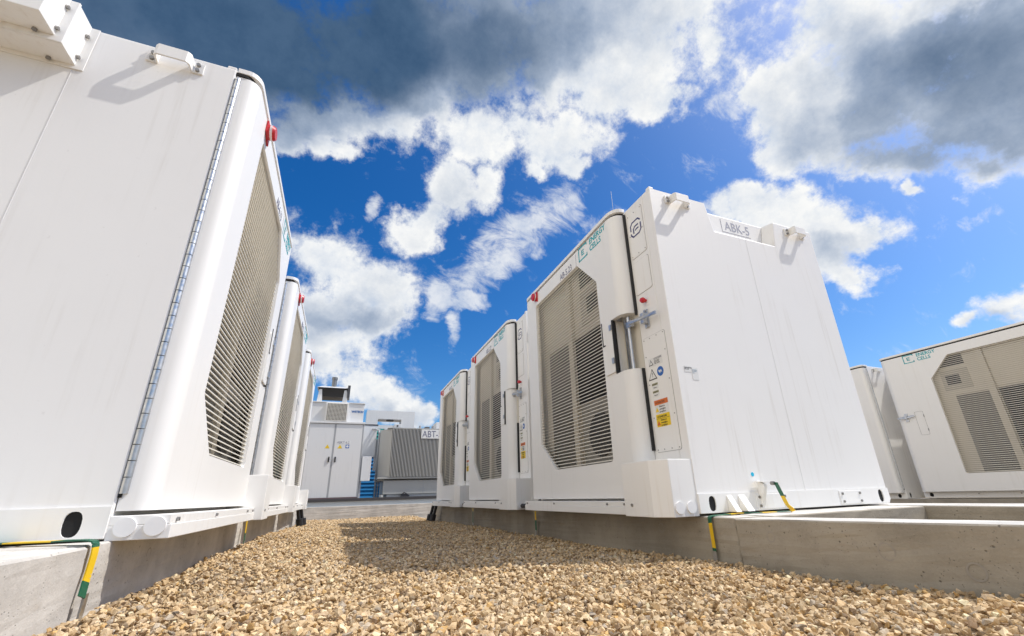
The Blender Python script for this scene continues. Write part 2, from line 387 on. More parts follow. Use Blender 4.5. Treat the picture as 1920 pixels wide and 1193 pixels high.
# ------------------------------------------------------------------ battery cabinet
# own measures: u along the front from the latch end to the hinge end, v out of the front, z up
W, H, D = 2.43, 2.50, 1.938
DP = .122                      # how far the door stands out
def latch_side(B, T, fx, root, text):
    mir = False; LZ0, LZ1 = 1.045, 1.515
    # --- skirt and cable box along the foot of the front
    b = B(); v1 = .20
    b.box(.432, W-.002, -.004, v1, -.008, .046); b.box(.434, W-.19, .02, v1-.004, .046, .082)
    b.box(W-.19, W-.002, -.004, v1-.006, .046, .083)
    sk = b.build('skirt', TRIMW, root, bevel=.003)
    b = B()
    for u in (2.36, 1.69, .75, .52): b.cyl((u, v1-.004, .062), (u, v1+.006, .062), .008, 8)
    each(b, 'screw', BOLT, sk)
    b = B()
    for v in (.052, .148): b.cyl((W-.002, v, .040), (W+.007, v, .040), .036, 28)
    each(b, 'cover_disc', DISCW, sk, smooth=40)
    b = B(); bz = .335; vv = .258
    pl = [(0.004, -.004), (0.004, .19), (.12, vv), (.43, vv), (.43, -.004)]
    b.prism([(u, v, -.012) for u, v in pl], (0, 0, bz+.012))
    cb = b.build('cable_box', TRIMW, root, bevel=.004)
    b = B()
    for v in (.054, .146): b.cyl((.006, v, .042), (-.004, v, .042), .036, 28)
    each(b, 'cover_disc', DISCW, cb, smooth=40)
    b = B(); b.cyl((.34, vv-.002, .06), (.34, vv+.007, .06), .010, 8); each(b, 'screw', BOLT, cb)
    # --- latch-side strip
    def outline(name, u0, u1, z0, z1, r, par=root, m_=TRIMW):
        b = B(); b.plate(rrect(u0-.003, u1+.003, z0-.003, z1+.003, r), [rrect(u0, u1, z0, z1, r)], lambda u, z: (u, .0002, z), (0, .0012, 0)); b.build('panel_gap', SEAM, par)
        b = B(); b.plate(rrect(u0, u1, z0, z1, r), [], lambda u, z: (u, .0002, z), (0, .004, 0)); return b.build(name, m_, par)
    ep = outline('emblem_panel', .125, .325, 1.99, 2.43, .02)
    # the emblem: a broken rounded square round two hooked strokes
    b = B(); v = .0045; w_ = .013
    sq = rrect(.155, .29, 2.185, 2.325, .028, 5)
    def stroke(pts):
        pts = [Vector(p) for p in pts]
        for a, c in zip(pts[:-1], pts[1:]):
            t = (c-a); t.normalize(); nn = Vector((-t.y, t.x))*w_/2
            e = t*w_*.25
            b.prism([(p.x, v, p.y) for p in (a-e+nn, c+e+nn, c+e-nn, a-e-nn)], (0, .0008, 0))
    k0, k1 = (0, 1) if not mir else (0, 1)
    mid = .2225
    def X(u): return (2*mid-u) if mir else u
    stroke([(X(.29), 2.255), (X(.29), 2.30), (X(.265), 2.325), (X(.185), 2.325), (X(.16), 2.30)])
    stroke([(X(.29), 2.225), (X(.29), 2.21), (X(.265), 2.185), (X(.185), 2.185), (X(.157), 2.21), (X(.157), 2.27)])
    stroke([(X(.255), 2.215), (X(.255), 2.255), (X(.235), 2.273), (X(.19), 2.273)])
    stroke([(X(.232), 2.235), (X(.215), 2.24), (X(.19), 2.24)])
    b.build('emblem', NAVY, ep)
    b = B()
    for u in (.14, .225, .31):
        for z in (2.01, 2.41): b.cyl((u, .004, z), (u, .007, z), .005, 8)
    for u in (.14, .31): b.cyl((u, .004, 2.21), (u, .007, 2.21), .005, 8)
    each(b, 'rivet', SEAM, ep)
    outline('access_panel', .125, .33, 1.655, 1.945, .02)
    b = B(); b.cyl((.225, 0, 1.57), (.225, .022, 1.57), .013, 14); b.cyl((.225, .022, 1.57), (.225, .036, 1.57), .021, 18, .024); b.cyl((.225, .036, 1.57), (.225, .05, 1.57), .024, 18, .017)
    eb = b.build('stop_button', RED, root, smooth=40)
    b = B(); b.plate(rrect(.185, .255, 1.525, 1.605, .012), [], lambda u, z: (u, .0002, z), (0, .002, 0)); b.build('button_plate', DISCW, eb)
    # latch: rod in the pocket, bracket and lever
    b = B(); b.cyl((.425, .045, .99), (.425, .045, 1.50), .017, 14); b.box(.46, .485, .02, .05, 1.05, 1.51)
    la = b.build('latch_rod', STEEL, root, smooth=40)
    b = B(); b.box(.37, .445, .03, .062, 1.40, 1.455); b.prism([(.40, .062, 1.418), (.40, .062, 1.446), (.24, .05, 1.436), (.07, .05, 1.414), (.07, .05, 1.386), (.24, .05, 1.408)], (0, .012, 0))
    b.build('latch_lever', STEEL, la, bevel=.002)
    b = B(); b.box(.215, .265, .0, .012, 1.345, 1.495); b.box(.222, .258, .012, .055, 1.375, 1.46); b.cyl((.24, .012, 1.355), (.24, .022, 1.355), .012, 8); b.cyl((.24, .012, 1.485), (.24, .022, 1.485), .012, 8)
    b.build('latch_bracket', STEEL, la, bevel=.002)
    b = B(); b.box(.34, .56, .002, .004, LZ0, LZ1); b.build('pocket_back', INNER, root)
    # label panel with its stickers
    lp = outline('label_panel', .07, .325, .405, 1.27, .02)
    b = B()
    for u in (.085, .31):
        for z in (.42, .65, .9, 1.12, 1.255): b.cyl((u, .004, z), (u, .007, z), .005, 8)
    for u in (.16, .24):
        for z in (.42, 1.255): b.cyl((u, .004, z), (u, .007, z), .005, 8)
    each(b, 'rivet', SEAM, lp)
    def Q(u): return (.395-u) if mir else u                     # stickers sit in the same reading order
    def rect(name, u0, u1, z0, z1, m_, v=.0045):
        u0, u1 = sorted((Q(u0), Q(u1))); b = B(); b.box(u0, u1, v, v+.0008, z0, z1); return b.build(name, m_, lp)
    def tri(name, u, z, s, m_, v):
        b = B(); b.prism([(Q(u)+s*.58, v, z-s*.5), (Q(u)-s*.58, v, z-s*.5), (Q(u), v, z+s*.5)], (0, .0006, 0)); return b.build(name, m_, lp)
    def tx(s, size, u, z, m_=INK, v=.0058): text('lettering', s, size, m_, lp, T(Q(u), v, z), fx)
    rect('warning_sticker', .13, .292, 1.03, 1.095, STICK)
    tri('warning_triangle', .262, 1.062, .045, INK, .0054); tri('warning_triangle', .262, 1.061, .032, STICK, .0061)
    text('lettering', '!', .026, INK, lp, T(Q(.265), .0068, 1.051), fx)
    rect('grey_band', .137, .225, 1.075, 1.09, mat('sticker_grey', (.35, .35, .36), .5), .0054); tx('Equipment', .013, .222, 1.078, STICK, .0063); tx('Risk of electric\nshock. Isolate\nbefore opening', .010, .222, 1.062)
    tri('warning_triangle', .262, .972, .085, INK, .0048); tri('warning_triangle', .262, .970, .066, STICK, .0056); text('lettering', '!', .05, INK, lp, T(Q(.268), .0064, .951), fx)
    b = B(); b.cyl((Q(.170), .0045, .975), (Q(.170), .0053, .975), .036, 24); b.build('mandatory_sign', SBLUE, lp)
    b = B(); b.prism([(Q(.170)+a, .0054, .975+c) for a, c in ((-.02, -.012), (-.006, -.002), (.004, -.014), (.02, .004), (.012, .014), (0, .004), (-.01, .014))], (0, .0006, 0)); b.build('mandatory_symbol', STICK, lp)
    for z in (.883, .826):
        rect('notice_sticker', .215, .285, z-.026, z+.022, STICK); rect('notice_band', .217, .283, z+.002, z+.018, mat('sticker_olive', (.30, .29, .17), .5), .0054); tx('ATSARGIAI', .0105, .279, z+.005, INK, .0063); tx('Dėmesio', .010, .27, z-.018)
    rect('attention_sticker', .135, .285, .673, .772, STICK); rect('attention_band', .135, .285, .736, .772, ORG, .0054); tx('ATSARGIAI', .021, .272, .746, INK, .0063)
    tri('warning_triangle', .262, .703, .034, YEL, .0054); tx('Elektros\nenergijos\nįrenginys', .0185, .236, .716)
    rect('attention_sticker', .135, .285, .578, .668, YEL); rect('attention_line', .137, .283, .6355, .6375, INK, .0054); tx('ATSARGIAI', .021, .270, .643, INK, .0063)
    tri('warning_triangle', .262, .606, .034, ORG, .0054); tx('Elektros\nenergijos\nįrenginys', .0185, .236, .619)
def plain_foot(B, root, door):
    """next row: plain door up to the latch end, bare foot rail, flush handle plate and lever"""
    b = B(); ov = [[(u+.03*math.copysign(abs(math.cos(t))**.8, math.cos(t)), .05+.034*math.sin(t)) for t in [2*math.pi*i/20 for i in range(20)]] for u in (.105, W-.105)]
    b.plate([(.004, .002), (W-.004, .002), (W-.004, .094), (.004, .094)], ov, lambda u, z: (u, .001, z), (0, .010, 0)); r_ = b.build('foot_rail', TRIMW, root)
    b = B()
    for u in (.105, W-.105): b.prism([(u+.033*math.cos(2*math.pi*i/20), .0008, .05+.037*math.sin(2*math.pi*i/20)) for i in range(20)], (0, .0006, 0))
    each(b, 'hole_shade', DARK, r_)  # flat near-black ovals paint the shade inside the rail openings
    b = B()
    for u in (.75, 1.25, 1.75): b.cyl((u, .011, .06), (u, .018, .06), .009, 8)
    each(b, 'bolt', BOLT, r_)
    b = B(); b.plate(rrect(.307, .438, 1.037, 1.445, .02), [rrect(.311, .434, 1.041, 1.441, .018)], lambda u, z: (u, DP+.0002, z), (0, .0012, 0)); b.build('panel_gap', SEAM, door)
    b = B(); b.box(.43, .442, DP, DP+.006, 1.10, 1.14); b.box(.43, .442, DP, DP+.006, 1.34, 1.38); each(b, 'flap_hinge', BOLT, door)
    b = B(); b.prism([(.04, DP+.03, 1.352), (.04, DP+.03, 1.372), (.16, DP+.035, 1.38), (.31, DP+.03, 1.39), (.31, DP+.03, 1.362), (.16, DP+.035, 1.345)], (0, .012, 0)); lv = b.build('latch_lever', STEEL, root, bevel=.002)
    b = B(); b.box(.15, .20, DP, DP+.012, 1.29, 1.435); b.box(.157, .193, DP+.012, DP+.05, 1.335, 1.40); b.build('latch_bracket', STEEL, lv, bevel=.002)
def make_unit(mir):
    T = (lambda u, v, z: (u, -v, z)) if mir else (lambda u, v, z: (-u, -v, z))
    def B(): return MB(T)
    fx = Vector((1, 0, 0))                                     # reading direction on the front
    def ftext(name, s, size, m_, par, u, v, z, **k): return text(name, s, size, m_, par, T(u, v, z), fx, **k)
    root = empty('battery_cabinet', (0, 0, 0))
    # --- body with the trapezoid recess at the top of its latch end
    b = B(); q = .10
    b.add([(q,0,0),(W,0,0),(W,-D,0),(q,-D,0),(q,0,H),(W,0,H),(W,-D,H),(q,-D,H)], [(0,3,2,1),(4,5,6,7),(0,1,5,4),(1,2,6,5),(2,3,7,6),(3,0,4,7)])
    prof = [(0,0),(D,0),(D,H),(1.43,H),(1.375,2.225),(.645,2.225),(.59,H),(0,H)]
    n = len(prof); inner = [(0,0),(D,0),(D,H),(1.395,H),(1.345,2.30),(.69,2.30),(.66,H),(0,H)]
    vs = [(0,-w,z) for w, z in prof]+[(q-.002,-w,z) for w, z in inner]
    tri = tessellate_polygon([[Vector((w, z, 0)) for w, z in prof]])
    b.add(vs, [tuple(t) for t in tri]+[(i, (i+1) % n, n+(i+1) % n, n+i) for i in range(n)])
    body = b.build('body', WHITE, root, bevel=.008)
    # corner lump and hardware at the top of the front edge
    b = B()
    for u0 in (.004, W-.05):
        b.box(u0, u0+.045, -.05, -.004, H, H+.022)
    each(b, 'corner_block', WHITE, body, bevel=.006)
    # wall seams on both ends
    b = B(); b.box(-.0010, 0.002, -1.0025, -.9995, .11, 2.22); b.build('wall_seam', FAINT, body)
    b = B(); b.box(W-.002, W+.0012, -.665, -.661, .11, 2.2); b.build('wall_seam', FAINT, body)
    # --- foot rails with oval lifting holes on both ends
    for u0, du in ((-.009, .0085), (W+.0005, .0085)):
        b = B(); ov = [[(w+.029*math.copysign(abs(math.cos(t))**.8, math.cos(t)), .058+.046*math.copysign(abs(math.sin(t))**.75, math.sin(t))) for t in [2*math.pi*i/20 for i in range(20)]] for w in (.11, 1.83)]
        b.plate([(.004, .004), (D-.03, .004), (D-.004, .03), (D-.004, .114), (.004, .118)], ov, lambda w, z: (u0, -w, z), (du, 0, 0))
        r_ = b.build('foot_rail', TRIMW, root)
        b = B()
        for w in (.11, 1.83): b.prism([((u0+.0075 if u0 < 0 else u0+.001), -(w+.034*math.cos(2*math.pi*i/20)), .058+.0475*math.sin(2*math.pi*i/20)*1.08) for i in range(20)], (.0006, 0, 0))
        each(b, 'hole_shade', DARK, r_)  # dark oval behind each opening, shade painted in place of depth
        b = B()
        s_ = -1 if u0 < 0 else 1; base = u0 if u0 < 0 else u0+du
        for w0, w1 in ((.49, .79), (1.34, 1.60)):
            for k, (ww, zz) in enumerate(((w0+.03, .03), (w0+.03, .085), (w1-.03, .03), (w1-.03, .085))): b.cyl((base+s_*.004, -ww, zz), (base+s_*.012, -ww, zz), .009, 8)
        each(b, 'bolt', BOLT, r_)
        b = B()
        for w0, w1 in ((.49, .79), (1.34, 1.60)): b.box(min(base, base+s_*.005), max(base, base+s_*.005), -w1, -w0, .012, .104)
        each(b, 'cover_plate', TRIMW, r_, bevel=.002)
    # --- lifting handles: a bent strap on two bolted feet
    for end in (0, W):
        s_ = -1 if end == 0 else 1
        for w0, w1 in ((.20, .35), (1.61, 1.76)):
            b = B(); a = .062; t = .010; z0, z1 = 2.385, 2.458
            path = [(0.0, w0-.055), (0.0, w0), (a-.006, w0+.004), (a, w0+.010), (a, w1-.010), (a-.006, w1-.004), (0.0, w1), (0.0, w1+.055)]
            out = []; N = len(path)
            for i, p in enumerate(path):
                p0, p1 = Vector(path[max(i-1, 0)]), Vector(path[min(i+1, N-1)]); tt = (p1-p0).normalized(); nn = Vector((tt.y, -tt.x)); out.append(Vector(p)+nn*t)
            pts = [(end+s_*p[0]+s_*.001, -p[1], z0) for p in path]+[(end+s_*max(p[0], .0)+s_*.001, -p[1], z0) for p in reversed(out)]
            b.prism(pts, (0, 0, z1-z0))
            hd = b.build('lifting_handle', TRIMW, root, bevel=.002)
            b = B()
            for w in (w0-.028, w1+.028):
                for z in (2.402, 2.440):
                    b.cyl((end+s_*.008, -w, z), (end+s_*.022, -w, z), .011, 6)
            each(b, 'bolt', BOLT, hd)
    # --- duct in two flanged steps at the hinge end
    b = B(); w0, w1, z0, z1 = .655, 1.345, 2.225, 2.50
    b.box(W+.001, W+.006, -w1-.035, -w0+.035, z0-.022, z1+.0)
    b.box(W+.006, W+.125, -w1, -w0, z0, z1)
    b.box(W+.125, W+.131, -w1-.004, -w0+.004, z0-.004, z1+.004)
    du = b.build('cable_duct', TRIMW, root, bevel=.002)
    b = B(); b.box(W+.132, W+.138, -w1-.004, -w0+.004, z0-.004, z1+.004); b.box(W+.138, W+.262, -w1+.03, -w0-.03, z0+.028, z1+.06)
    dc = b.build('duct_cover', TRIMW, du, bevel=.003)
    b = B()
    for w in (.75, 1.0, 1.25):
        b.cyl((W+.02, -w, z0), (W+.02, -w, z0-.012), .010, 6); b.cyl((W+.150, -w, z0+.028), (W+.150, -w, z0+.016), .010, 6)
    for z in (2.27, 2.42):
        b.cyl((W+.02, -w0, z), (W+.02, -w0+.012, z), .010, 6); b.cyl((W+.150, -w0-.03, z+.02), (W+.150, -w0-.018, z+.02), .010, 6)
    each(b, 'bolt', BOLT, du)
    # --- front door: rounded long edges, opening with two cut corners
    def edge(uo, ui, n=6):         # plan line from the body plane round to the door face
        s_ = 1 if ui > uo else -1; r = abs(ui-uo); f = .03 if s_ > 0 else .056; h = DP-f      # deeper flat flange on the hinge side
        return [(uo, .004), (uo, f)]+[(uo+s_*r*(1-math.cos(math.pi/2*i/n)), f+h*math.sin(math.pi/2*i/n)) for i in range(1, n+1)]
    Z0, Z1 = .10, 2.462; UL, UH = (.357 if not mir else .012), 2.42; UI = .47 if not mir else .10
    hole = rpoly([(.725, .372), (1.765, .372), (2.10, .65), (2.10, 2.305), (1.05, 2.305), (.725, 1.965)], .035)
    LZ0, LZ1 = 1.045, 1.515       # latch pocket
    outer = [(UI, Z0), (UH-.07, Z0), (UH-.07, Z1), (UI, Z1)]+([] if mir else [(.47, LZ1), (.56, LZ1), (.56, LZ0), (.47, LZ0)])
    b = B(); b.plate(outer, [hole], lambda u, z: (u, DP, z), (0, -.045, 0))
    for z0, z1 in (((Z0, LZ0), (LZ1, Z1)) if not mir else ((Z0, Z1),)):
        pr = edge(UL, UI); b.sweep(pr, z0, z1); b.add([(u, v, z) for z in (z0, z1) for u, v in pr+[(UI, .004)]], [tuple(range(len(pr)+1)), tuple(range(len(pr)+1, 2*len(pr)+2))])
    pr = edge(UH, UH-.07); b.sweep(pr, Z0, Z1); b.add([(u, v, z) for z in (Z0, Z1) for u, v in pr+[(UH-.07, .004)]], [tuple(range(len(pr)+1)), tuple(range(len(pr)+1, 2*len(pr)+2))])
    if not mir: b.add([(.56, DP, LZ0), (.56, DP, LZ1), (.56, .004, LZ1), (.56, .004, LZ0)], [(0, 1, 2, 3)])
    door = b.build('front_door', DOORW, root, smooth=35)
    b = B()
    for z in np.linspace(.2, 2.38, 9): b.cyl((UH, .018, z), (UH+.003, .018, z), .006, 8)
    for z in (.45, .75, .98, 1.62, 1.9, 2.2): b.cyl((UL, .02, z), (UL-.003, .02, z), .006, 8)
    each(b, 'rivet', SEAM, door)
    if not mir:
        # flap behind the handle, its seals and hinges
        b = B(); b.plate(rrect(.545, .70, 1.06, 1.50, .02), [], lambda u, z: (u, DP+.001, z), (0, .012, 0)); fl = b.build('handle_flap', DOORW, door, bevel=.003)
        b = B(); b.box(.532, .5415, DP-.016, DP+.013, 1.05, 1.505); b.box(.683, .690, DP+.012, DP+.018, 1.32, 1.53); b.box(.655, .690, DP+.012, DP+.018, 1.312, 1.322)
        b.build('seal', BLACK, fl)
        b = B()
        for z in (1.13, 1.42): b.box(.545, .572, DP+.012, DP+.024, z, z+.05)
        each(b, 'flap_hinge', STEEL, fl, bevel=.002)
    # black gasket down the latch edge
    if not mir:
        b = B()
        for z0, z1 in ((.42, LZ0), (LZ1-.02, Z1)): b.box(UL-.013, UL-.002, -.001, .026, z0, z1)
        each(b, 'door_gasket', BLACK, root)
    # gap above the door and the rounded rain cap over it
    def capline(d): return [(UL-.012+d, 0.)]+[(u, v) for u, v in edge(UL-.012+d, UI)]+[(u, v) for u, v in reversed(edge(UH+.006, UH-.07))]+[(UH+.006, 0.)]
    b = B(); b.prism([(u, v+.004, H-.012) for u, v in capline(0)], (0, 0, .035)); b.build('rain_cap', WHITE, root, bevel=.003)
    b = B(); b.prism([(u, v*.8, Z1+.003) for u, v in capline(.02)], (0, 0, .020)); b.build('top_seal', DARK, root)
    # hinge: one long row of knuckles on the corner
    b = B(); z = .165; i = 0
    while z < 2.43:
        b.cyl((W-.0085, .0145, z), (W-.0085, .0145, min(z+.061, 2.44)), .0145, 14); z += .0645
    b.build('piano_hinge', STEEL, root, smooth=40)
    b = B(); b.box(W-.02, W-.004, .0005, .012, .15, 2.44); b.build('hinge_leaf', DARK, root)
    # louvre slats across the opening
    def span(z):
        xs = []
        for i in range(len(hole)):
            (x0, y0), (x1, y1) = hole[i], hole[(i+1) % len(hole)]
            if (y0-z)*(y1-z) < 0: xs.append(x0+(x1-x0)*(z-y0)/(y1-y0))
        return (min(xs), max(xs)) if len(xs) >= 2 else None
    b = B(); z = .388
    while z < 2.30:
        s_ = span(z)
        if s_: b.prism([(s_[0]-.005, DP-.020, z-.0042), (s_[0]-.005, DP-.021, z+.0028), (s_[0]-.005, DP-.034, z+.0062), (s_[0]-.005, DP-.034, z+.0005)], (s_[1]-s_[0]+.01, 0, 0))
        z += .0312
    b.build('louvre_grille', CREAM, root)
    # what shows between the slats
    g1, g2 = (DARKCOIL, GREYCOIL) if not mir else (GREYCOIL, DARKCOIL)
    b = B(); b.box(.70, 2.12, .002, .006, .35, 2.32); b.box(.70, 1.36, .006, .02, 1.635, 2.32); b.box(1.47, 2.12, .006, .02, 1.66, 2.32); b.box(1.99, 2.12, .006, .02, .35, 1.66)
    if mir: b.box(.70, .93, .006, .02, .35, 1.635)
    b.build('inner_panel', INNER, root)
    b = B(); b.box(1.37, 1.46, .006, .055, .35, 2.32); b.build('inner_post', INNER, root)
    def fins(name, u0, u1, z0, z1, m_):
        b = B(); b.box(u0, u1, .006, .012, z0, z1); u = u0
        while u < u1: b.box(u, u+.004, .012, .03, z0, z1); u += .018
        b.build(name, m_, root)
    fins('condenser_coil', .93 if mir else .74, 1.355, .40 if mir else .95, 1.61, g1)
    fins('condenser_coil', 1.48, 1.98, .40, 1.63, g2)
    if not mir:
        b = B(); b.box(.72, 1.355, .0065, .013, .36, .94); b.build('fan_panel', GREYCOIL, root)
        b = B(); b.cyl((1.03, .013, .63), (1.03, .03, .63), .19, 28); b.build('fan', DARKCOIL, root)
    b = B(); b.box(.82, 1.20, .02, .028, 1.71, 2.06); b.build('air_conditioner_panel', mat('vent_grey', (.45, .42, .36), .6), root)
    b = B(); b.box(.88, 1.07, .028, .032, 1.80, 1.97); b.box(.85, 1.19, .02, .026, 2.12, 2.29); b.build('vent_opening', DARKCOIL, root)
    if not mir: latch_side(B, T, fx, root, text)
    else: plain_foot(B, root, door)
    # --- siren on the hinge side of the door
    if not mir:
        b = B(); u, z = 2.075, 2.410
        b.prism([(p[0], DP+.001, p[1]) for p in ((u-.05, z-.075), (u+.05, z-.03), (u+.05, z+.055), (u-.05, z+.06))], (0, .012, 0))
        sr = b.build('alarm_siren', RED, root, bevel=.003)
        b = B(); b.cyl((u, DP+.012, z), (u, DP+.024, z), .049, 24); b.cyl((u, DP+.038, z), (u, DP+.054, z), .050, 24, .040); b.cyl((u, DP+.052, z), (u, DP+.046, z), .02, 18); b.build('siren_body', RED, sr, smooth=40)
        b = B(); b.cyl((u, DP+.024, z), (u, DP+.038, z), .0495, 24); b.build('strobe_lens', LENS, sr, smooth=40)
    # --- printed name: bracket mark with E, ENERGY CELLS
    b = B(); v = DP+.0006; w_ = .014
    def Y(u): return (1.50-u) if False else u
    o = .80 if not mir else .41        # the name sits left of this on a latch-right door
    def M(x): return (o + .20 - x) if not mir else (o + x)      # x grows in reading direction from the mark's left side
    def bar(x0, x1, z0, z1): u0, u1 = sorted((M(x0), M(x1))); b.box(u0, u1, v, v+.0008, z0, z1)
    bar(0, w_, 2.31, 2.46); bar(0, .17, 2.46-w_, 2.46); bar(0, .17, 2.31, 2.31+w_); bar(.17-w_, .17, 2.43, 2.46); bar(.17-w_, .17, 2.31, 2.345)
    bar(.06, .072, 2.355, 2.415); bar(.06, .11, 2.403, 2.415); bar(.06, .105, 2.379, 2.391); bar(.06, .11, 2.355, 2.367)
    lg = b.build('name_mark', TEAL, door)
    for s_, z in (('ENERGY', 2.395), ('CELLS', 2.318)): ftext('name_lettering', s_, .082, TEAL, door, M(.215), DP+.001, z, bold=.0018, squeeze=.93)
    return root

# ------------------------------------------------------------------ the six cabinets of the aisle and two of the next row
XR, YR, XL, YL, PITCH, ZL = 1.668, 2.300, -1.253, 2.312, 2.7155, .034
unit = make_unit(False); unit_m = make_unit(True); index_kids()
placed = []
def put(src, first, loc, rz, label, number):
    o = src if first else copy_tree(src)
    o.location = loc; o.rotation_euler = (0, 0, rz); tag(o, label, 'battery cabinet', 'white battery cabinets'); placed.append((o, number)); return o
R1 = put(unit, True, (XR, YR, 0), R(-90), 'white cabinet nearest in the right row, ABK-5 sign on its bright side wall', 'AB-5.23')
R2 = put(unit, False, (XR, YR+PITCH, 0), R(-90), 'second white cabinet in the right row, behind the one marked AB-5.23', 'AB-5.22')
R3 = put(unit, False, (XR, YR+2*PITCH, 0), R(-90), 'farthest white cabinet in the right row, its door edge covering part of the ABT-5 sign', 'AB-5.21')
L1 = put(unit, False, (XL, YL+W, ZL), R(90), 'huge white cabinet filling the left edge, with long steel hinge and overhead duct', 'AB-6.13')
L2 = put(unit, False, (XL, YL+W+PITCH, ZL), R(90), 'second white cabinet in the left row, just behind the one with the long steel hinge', 'AB-6.12')
L3 = put(unit, False, (XL, YL+W+2*PITCH, ZL), R(90), 'farthest white cabinet in the left row, beside the grey switch cupboard', 'AB-6.11')
XB = 9.10
B2 = put(unit_m, True, (XB, 4.842, -.111), R(-90), 'white cabinet with full ENERGY CELLS door at the right edge, beyond the concrete beams', 'AB-7.02')
B1 = put(unit_m, False, (XB, 4.842+PITCH, -.124), R(-90), 'white cabinet half hidden between the ABK-5 cabinet and the right-edge one', 'AB-7.01')
for o, num in placed:
    mir = o in (B1, B2); door = [c for c in o.children if c.name.startswith('front_door')][0]
    if not mir:
        text('number_lettering', num, .105, GREYTXT, door, (-1.425, -DP-.001, 2.315), (1, 0, 0), squeeze=.80)
        b = MB(); b.box(-1.062, -1.058, -DP-.001, -DP-.0002, 2.31, 2.44); b.build('number_rule', GREYTXT, door)
# the handle pocket stands open on the nearest right cabinet only; on the others its curved cover is shut
cov_me = None
for o in (R2, R3, L1, L2, L3):
    if cov_me is None:
        b = MB(lambda u, v, z: (-u, -v, z)); n = 6
        pr = [(.385, .004), (.385, .03)]+[(.385+.10*(1-math.cos(math.pi/2*i/n)), .03+(DP-.034)*math.sin(math.pi/2*i/n)) for i in range(1, n+1)]+[(.5585, DP-.004)]
        b.sweep(pr, 1.048, 1.512); c_ = b.build('pocket_cover', DOORW, o, smooth=40); cov_me = c_.data
    else:
        c_ = bpy.data.objects.new('pocket_cover', cov_me); C.objects.link(c_); c_.parent = o
# signs and small things fixed on single cabinets
text('sign_lettering', 'ABK-5', .135, mat('sign_print', (.36, .37, .44), .5), R1, (-.10+.0012, .905, 2.362), (0, 1, 0), squeeze=.85)
b = MB(); b.box(-.1+.001, -.1+.002, .865, 1.215, 2.335, 2.338); b.box(-.1+.001, -.1+.002, .865, .868, 2.335, 2.47); b.build('sign_line', GREYTXT, R1)
cover = [c for k in L1.children if k.name.startswith('cable_duct') for c in k.children if c.name.startswith('duct_cover')][0]
xx = -W-.2628
text('sign_lettering', 'ABK-6', .19, INK, cover, (xx, .845+.37, 2.345), (0, -1, 0), squeeze=.8)
b = MB()
for z in (2.315, 2.53): b.box(xx, xx+.0006, .80, 1.24, z, z+.004)
for y in (.80, 1.236): b.box(xx, xx+.0006, y, y+.004, 2.315, 2.53)
b.build('sign_border', INK, cover)
# stickers, blue dot, gussets and earthing lug on the near wall of the ABK-5 cabinet
b = MB(); b.box(.0008, .0018, .065, .125, .93, .975); b.box(.0008, .0018, .13, .185, .875, .965); sk = each(b, 'paper_label', STICK, R1)[0]
text('lettering', 'DEKLARACIJA\nNr. 5-23', .0105, INK, sk, (.0022, .067, .958), (0, 1, 0)); text('lettering', 'Gamyklos\nNr. 0417\n2.5 t', .011, mat('faded_blue', (.35, .45, .55), .5), sk, (.0022, .134, .945), (0, 1, 0))
b = MB(); b.cyl((.0005, .515, .232), (.0018, .515, .232), .014, 20); b.build('blue_dot', CYAN, R1)
b = MB()
for w0, w1 in ((.235, .31), (.335, .425)):
    b.prism([(.009, w0, .108), (.009, w0+.03, .108), (.009, w1+.02, .006), (.07, w0+.0, .002), (.07, w0-.02, .002), (.009, w0-.02, .012)], (0, .006, 0)) if False else b.prism([(.009, w0, .106), (.075, w0, .004), (.009, w0, .004)], (0, w1-w0-.03, 0))
each(b, 'gusset', TRIMW, R1, bevel=.003)
b = MB(); b.prism([(.009, .53, .19), (.06, .53, .165), (.06, .53, .15), (.009, .53, .01)], (0, .03, 0)); b.box(.009, .075, .50, .585, .178, .186); b.build('earthing_lug', TRIMW, R1, bevel=.002)
b = MB(); b.cyl((.075, .585, .17), (.10, .585, .17), .013, 6); b.build('bolt', BOLT, R1)

# ------------------------------------------------------------------ earthing straps (striped yellow and green)
def strap(name, path, side, width, label, seg=(.13,), start=0, group='striped earthing straps'):
    """flat band along a path, its colour changing every stretch"""
    pts = [Vector(p) for p in path]; b = MB(); run = 0.; col = start; si = 0
    dense = []
    for a, c in zip(pts[:-1], pts[1:]):
        n = max(1, int((c-a).length/.01))
        for i in range(n): dense.append(a.lerp(c, i/n))
    dense.append(pts[-1]); sd = Vector(side).normalized()
    for i in range(2):                                           # ease the corners
        dense = [dense[0]]+[(dense[k-1]+dense[k]*2+dense[k+1])/4 for k in range(1, len(dense)-1)]+[dense[-1]]
    for a, c in zip(dense[:-1], dense[1:]):
        t = (c-a).normalized(); s_ = (sd-t*sd.dot(t)).normalized()*width/2; nn = t.cross(s_).normalized()*.0022
        b.cur = col
        b.add([tuple(q) for q in (a-s_-nn, a+s_-nn, a+s_+nn, a-s_+nn, c-s_-nn, c+s_-nn, c+s_+nn, c-s_+nn)], [(0,1,5,4),(1,2,6,5),(2,3,7,6),(3,0,4,7),(0,3,2,1),(4,5,6,7)])
        run += (c-a).length
        if run > seg[si % len(seg)]: run = 0; col = 1-col; si += 1
    o = b.build(name, [TYEL, TGRN], smooth=35); return tag(o, label, 'earthing strap', group)
YT = -.0
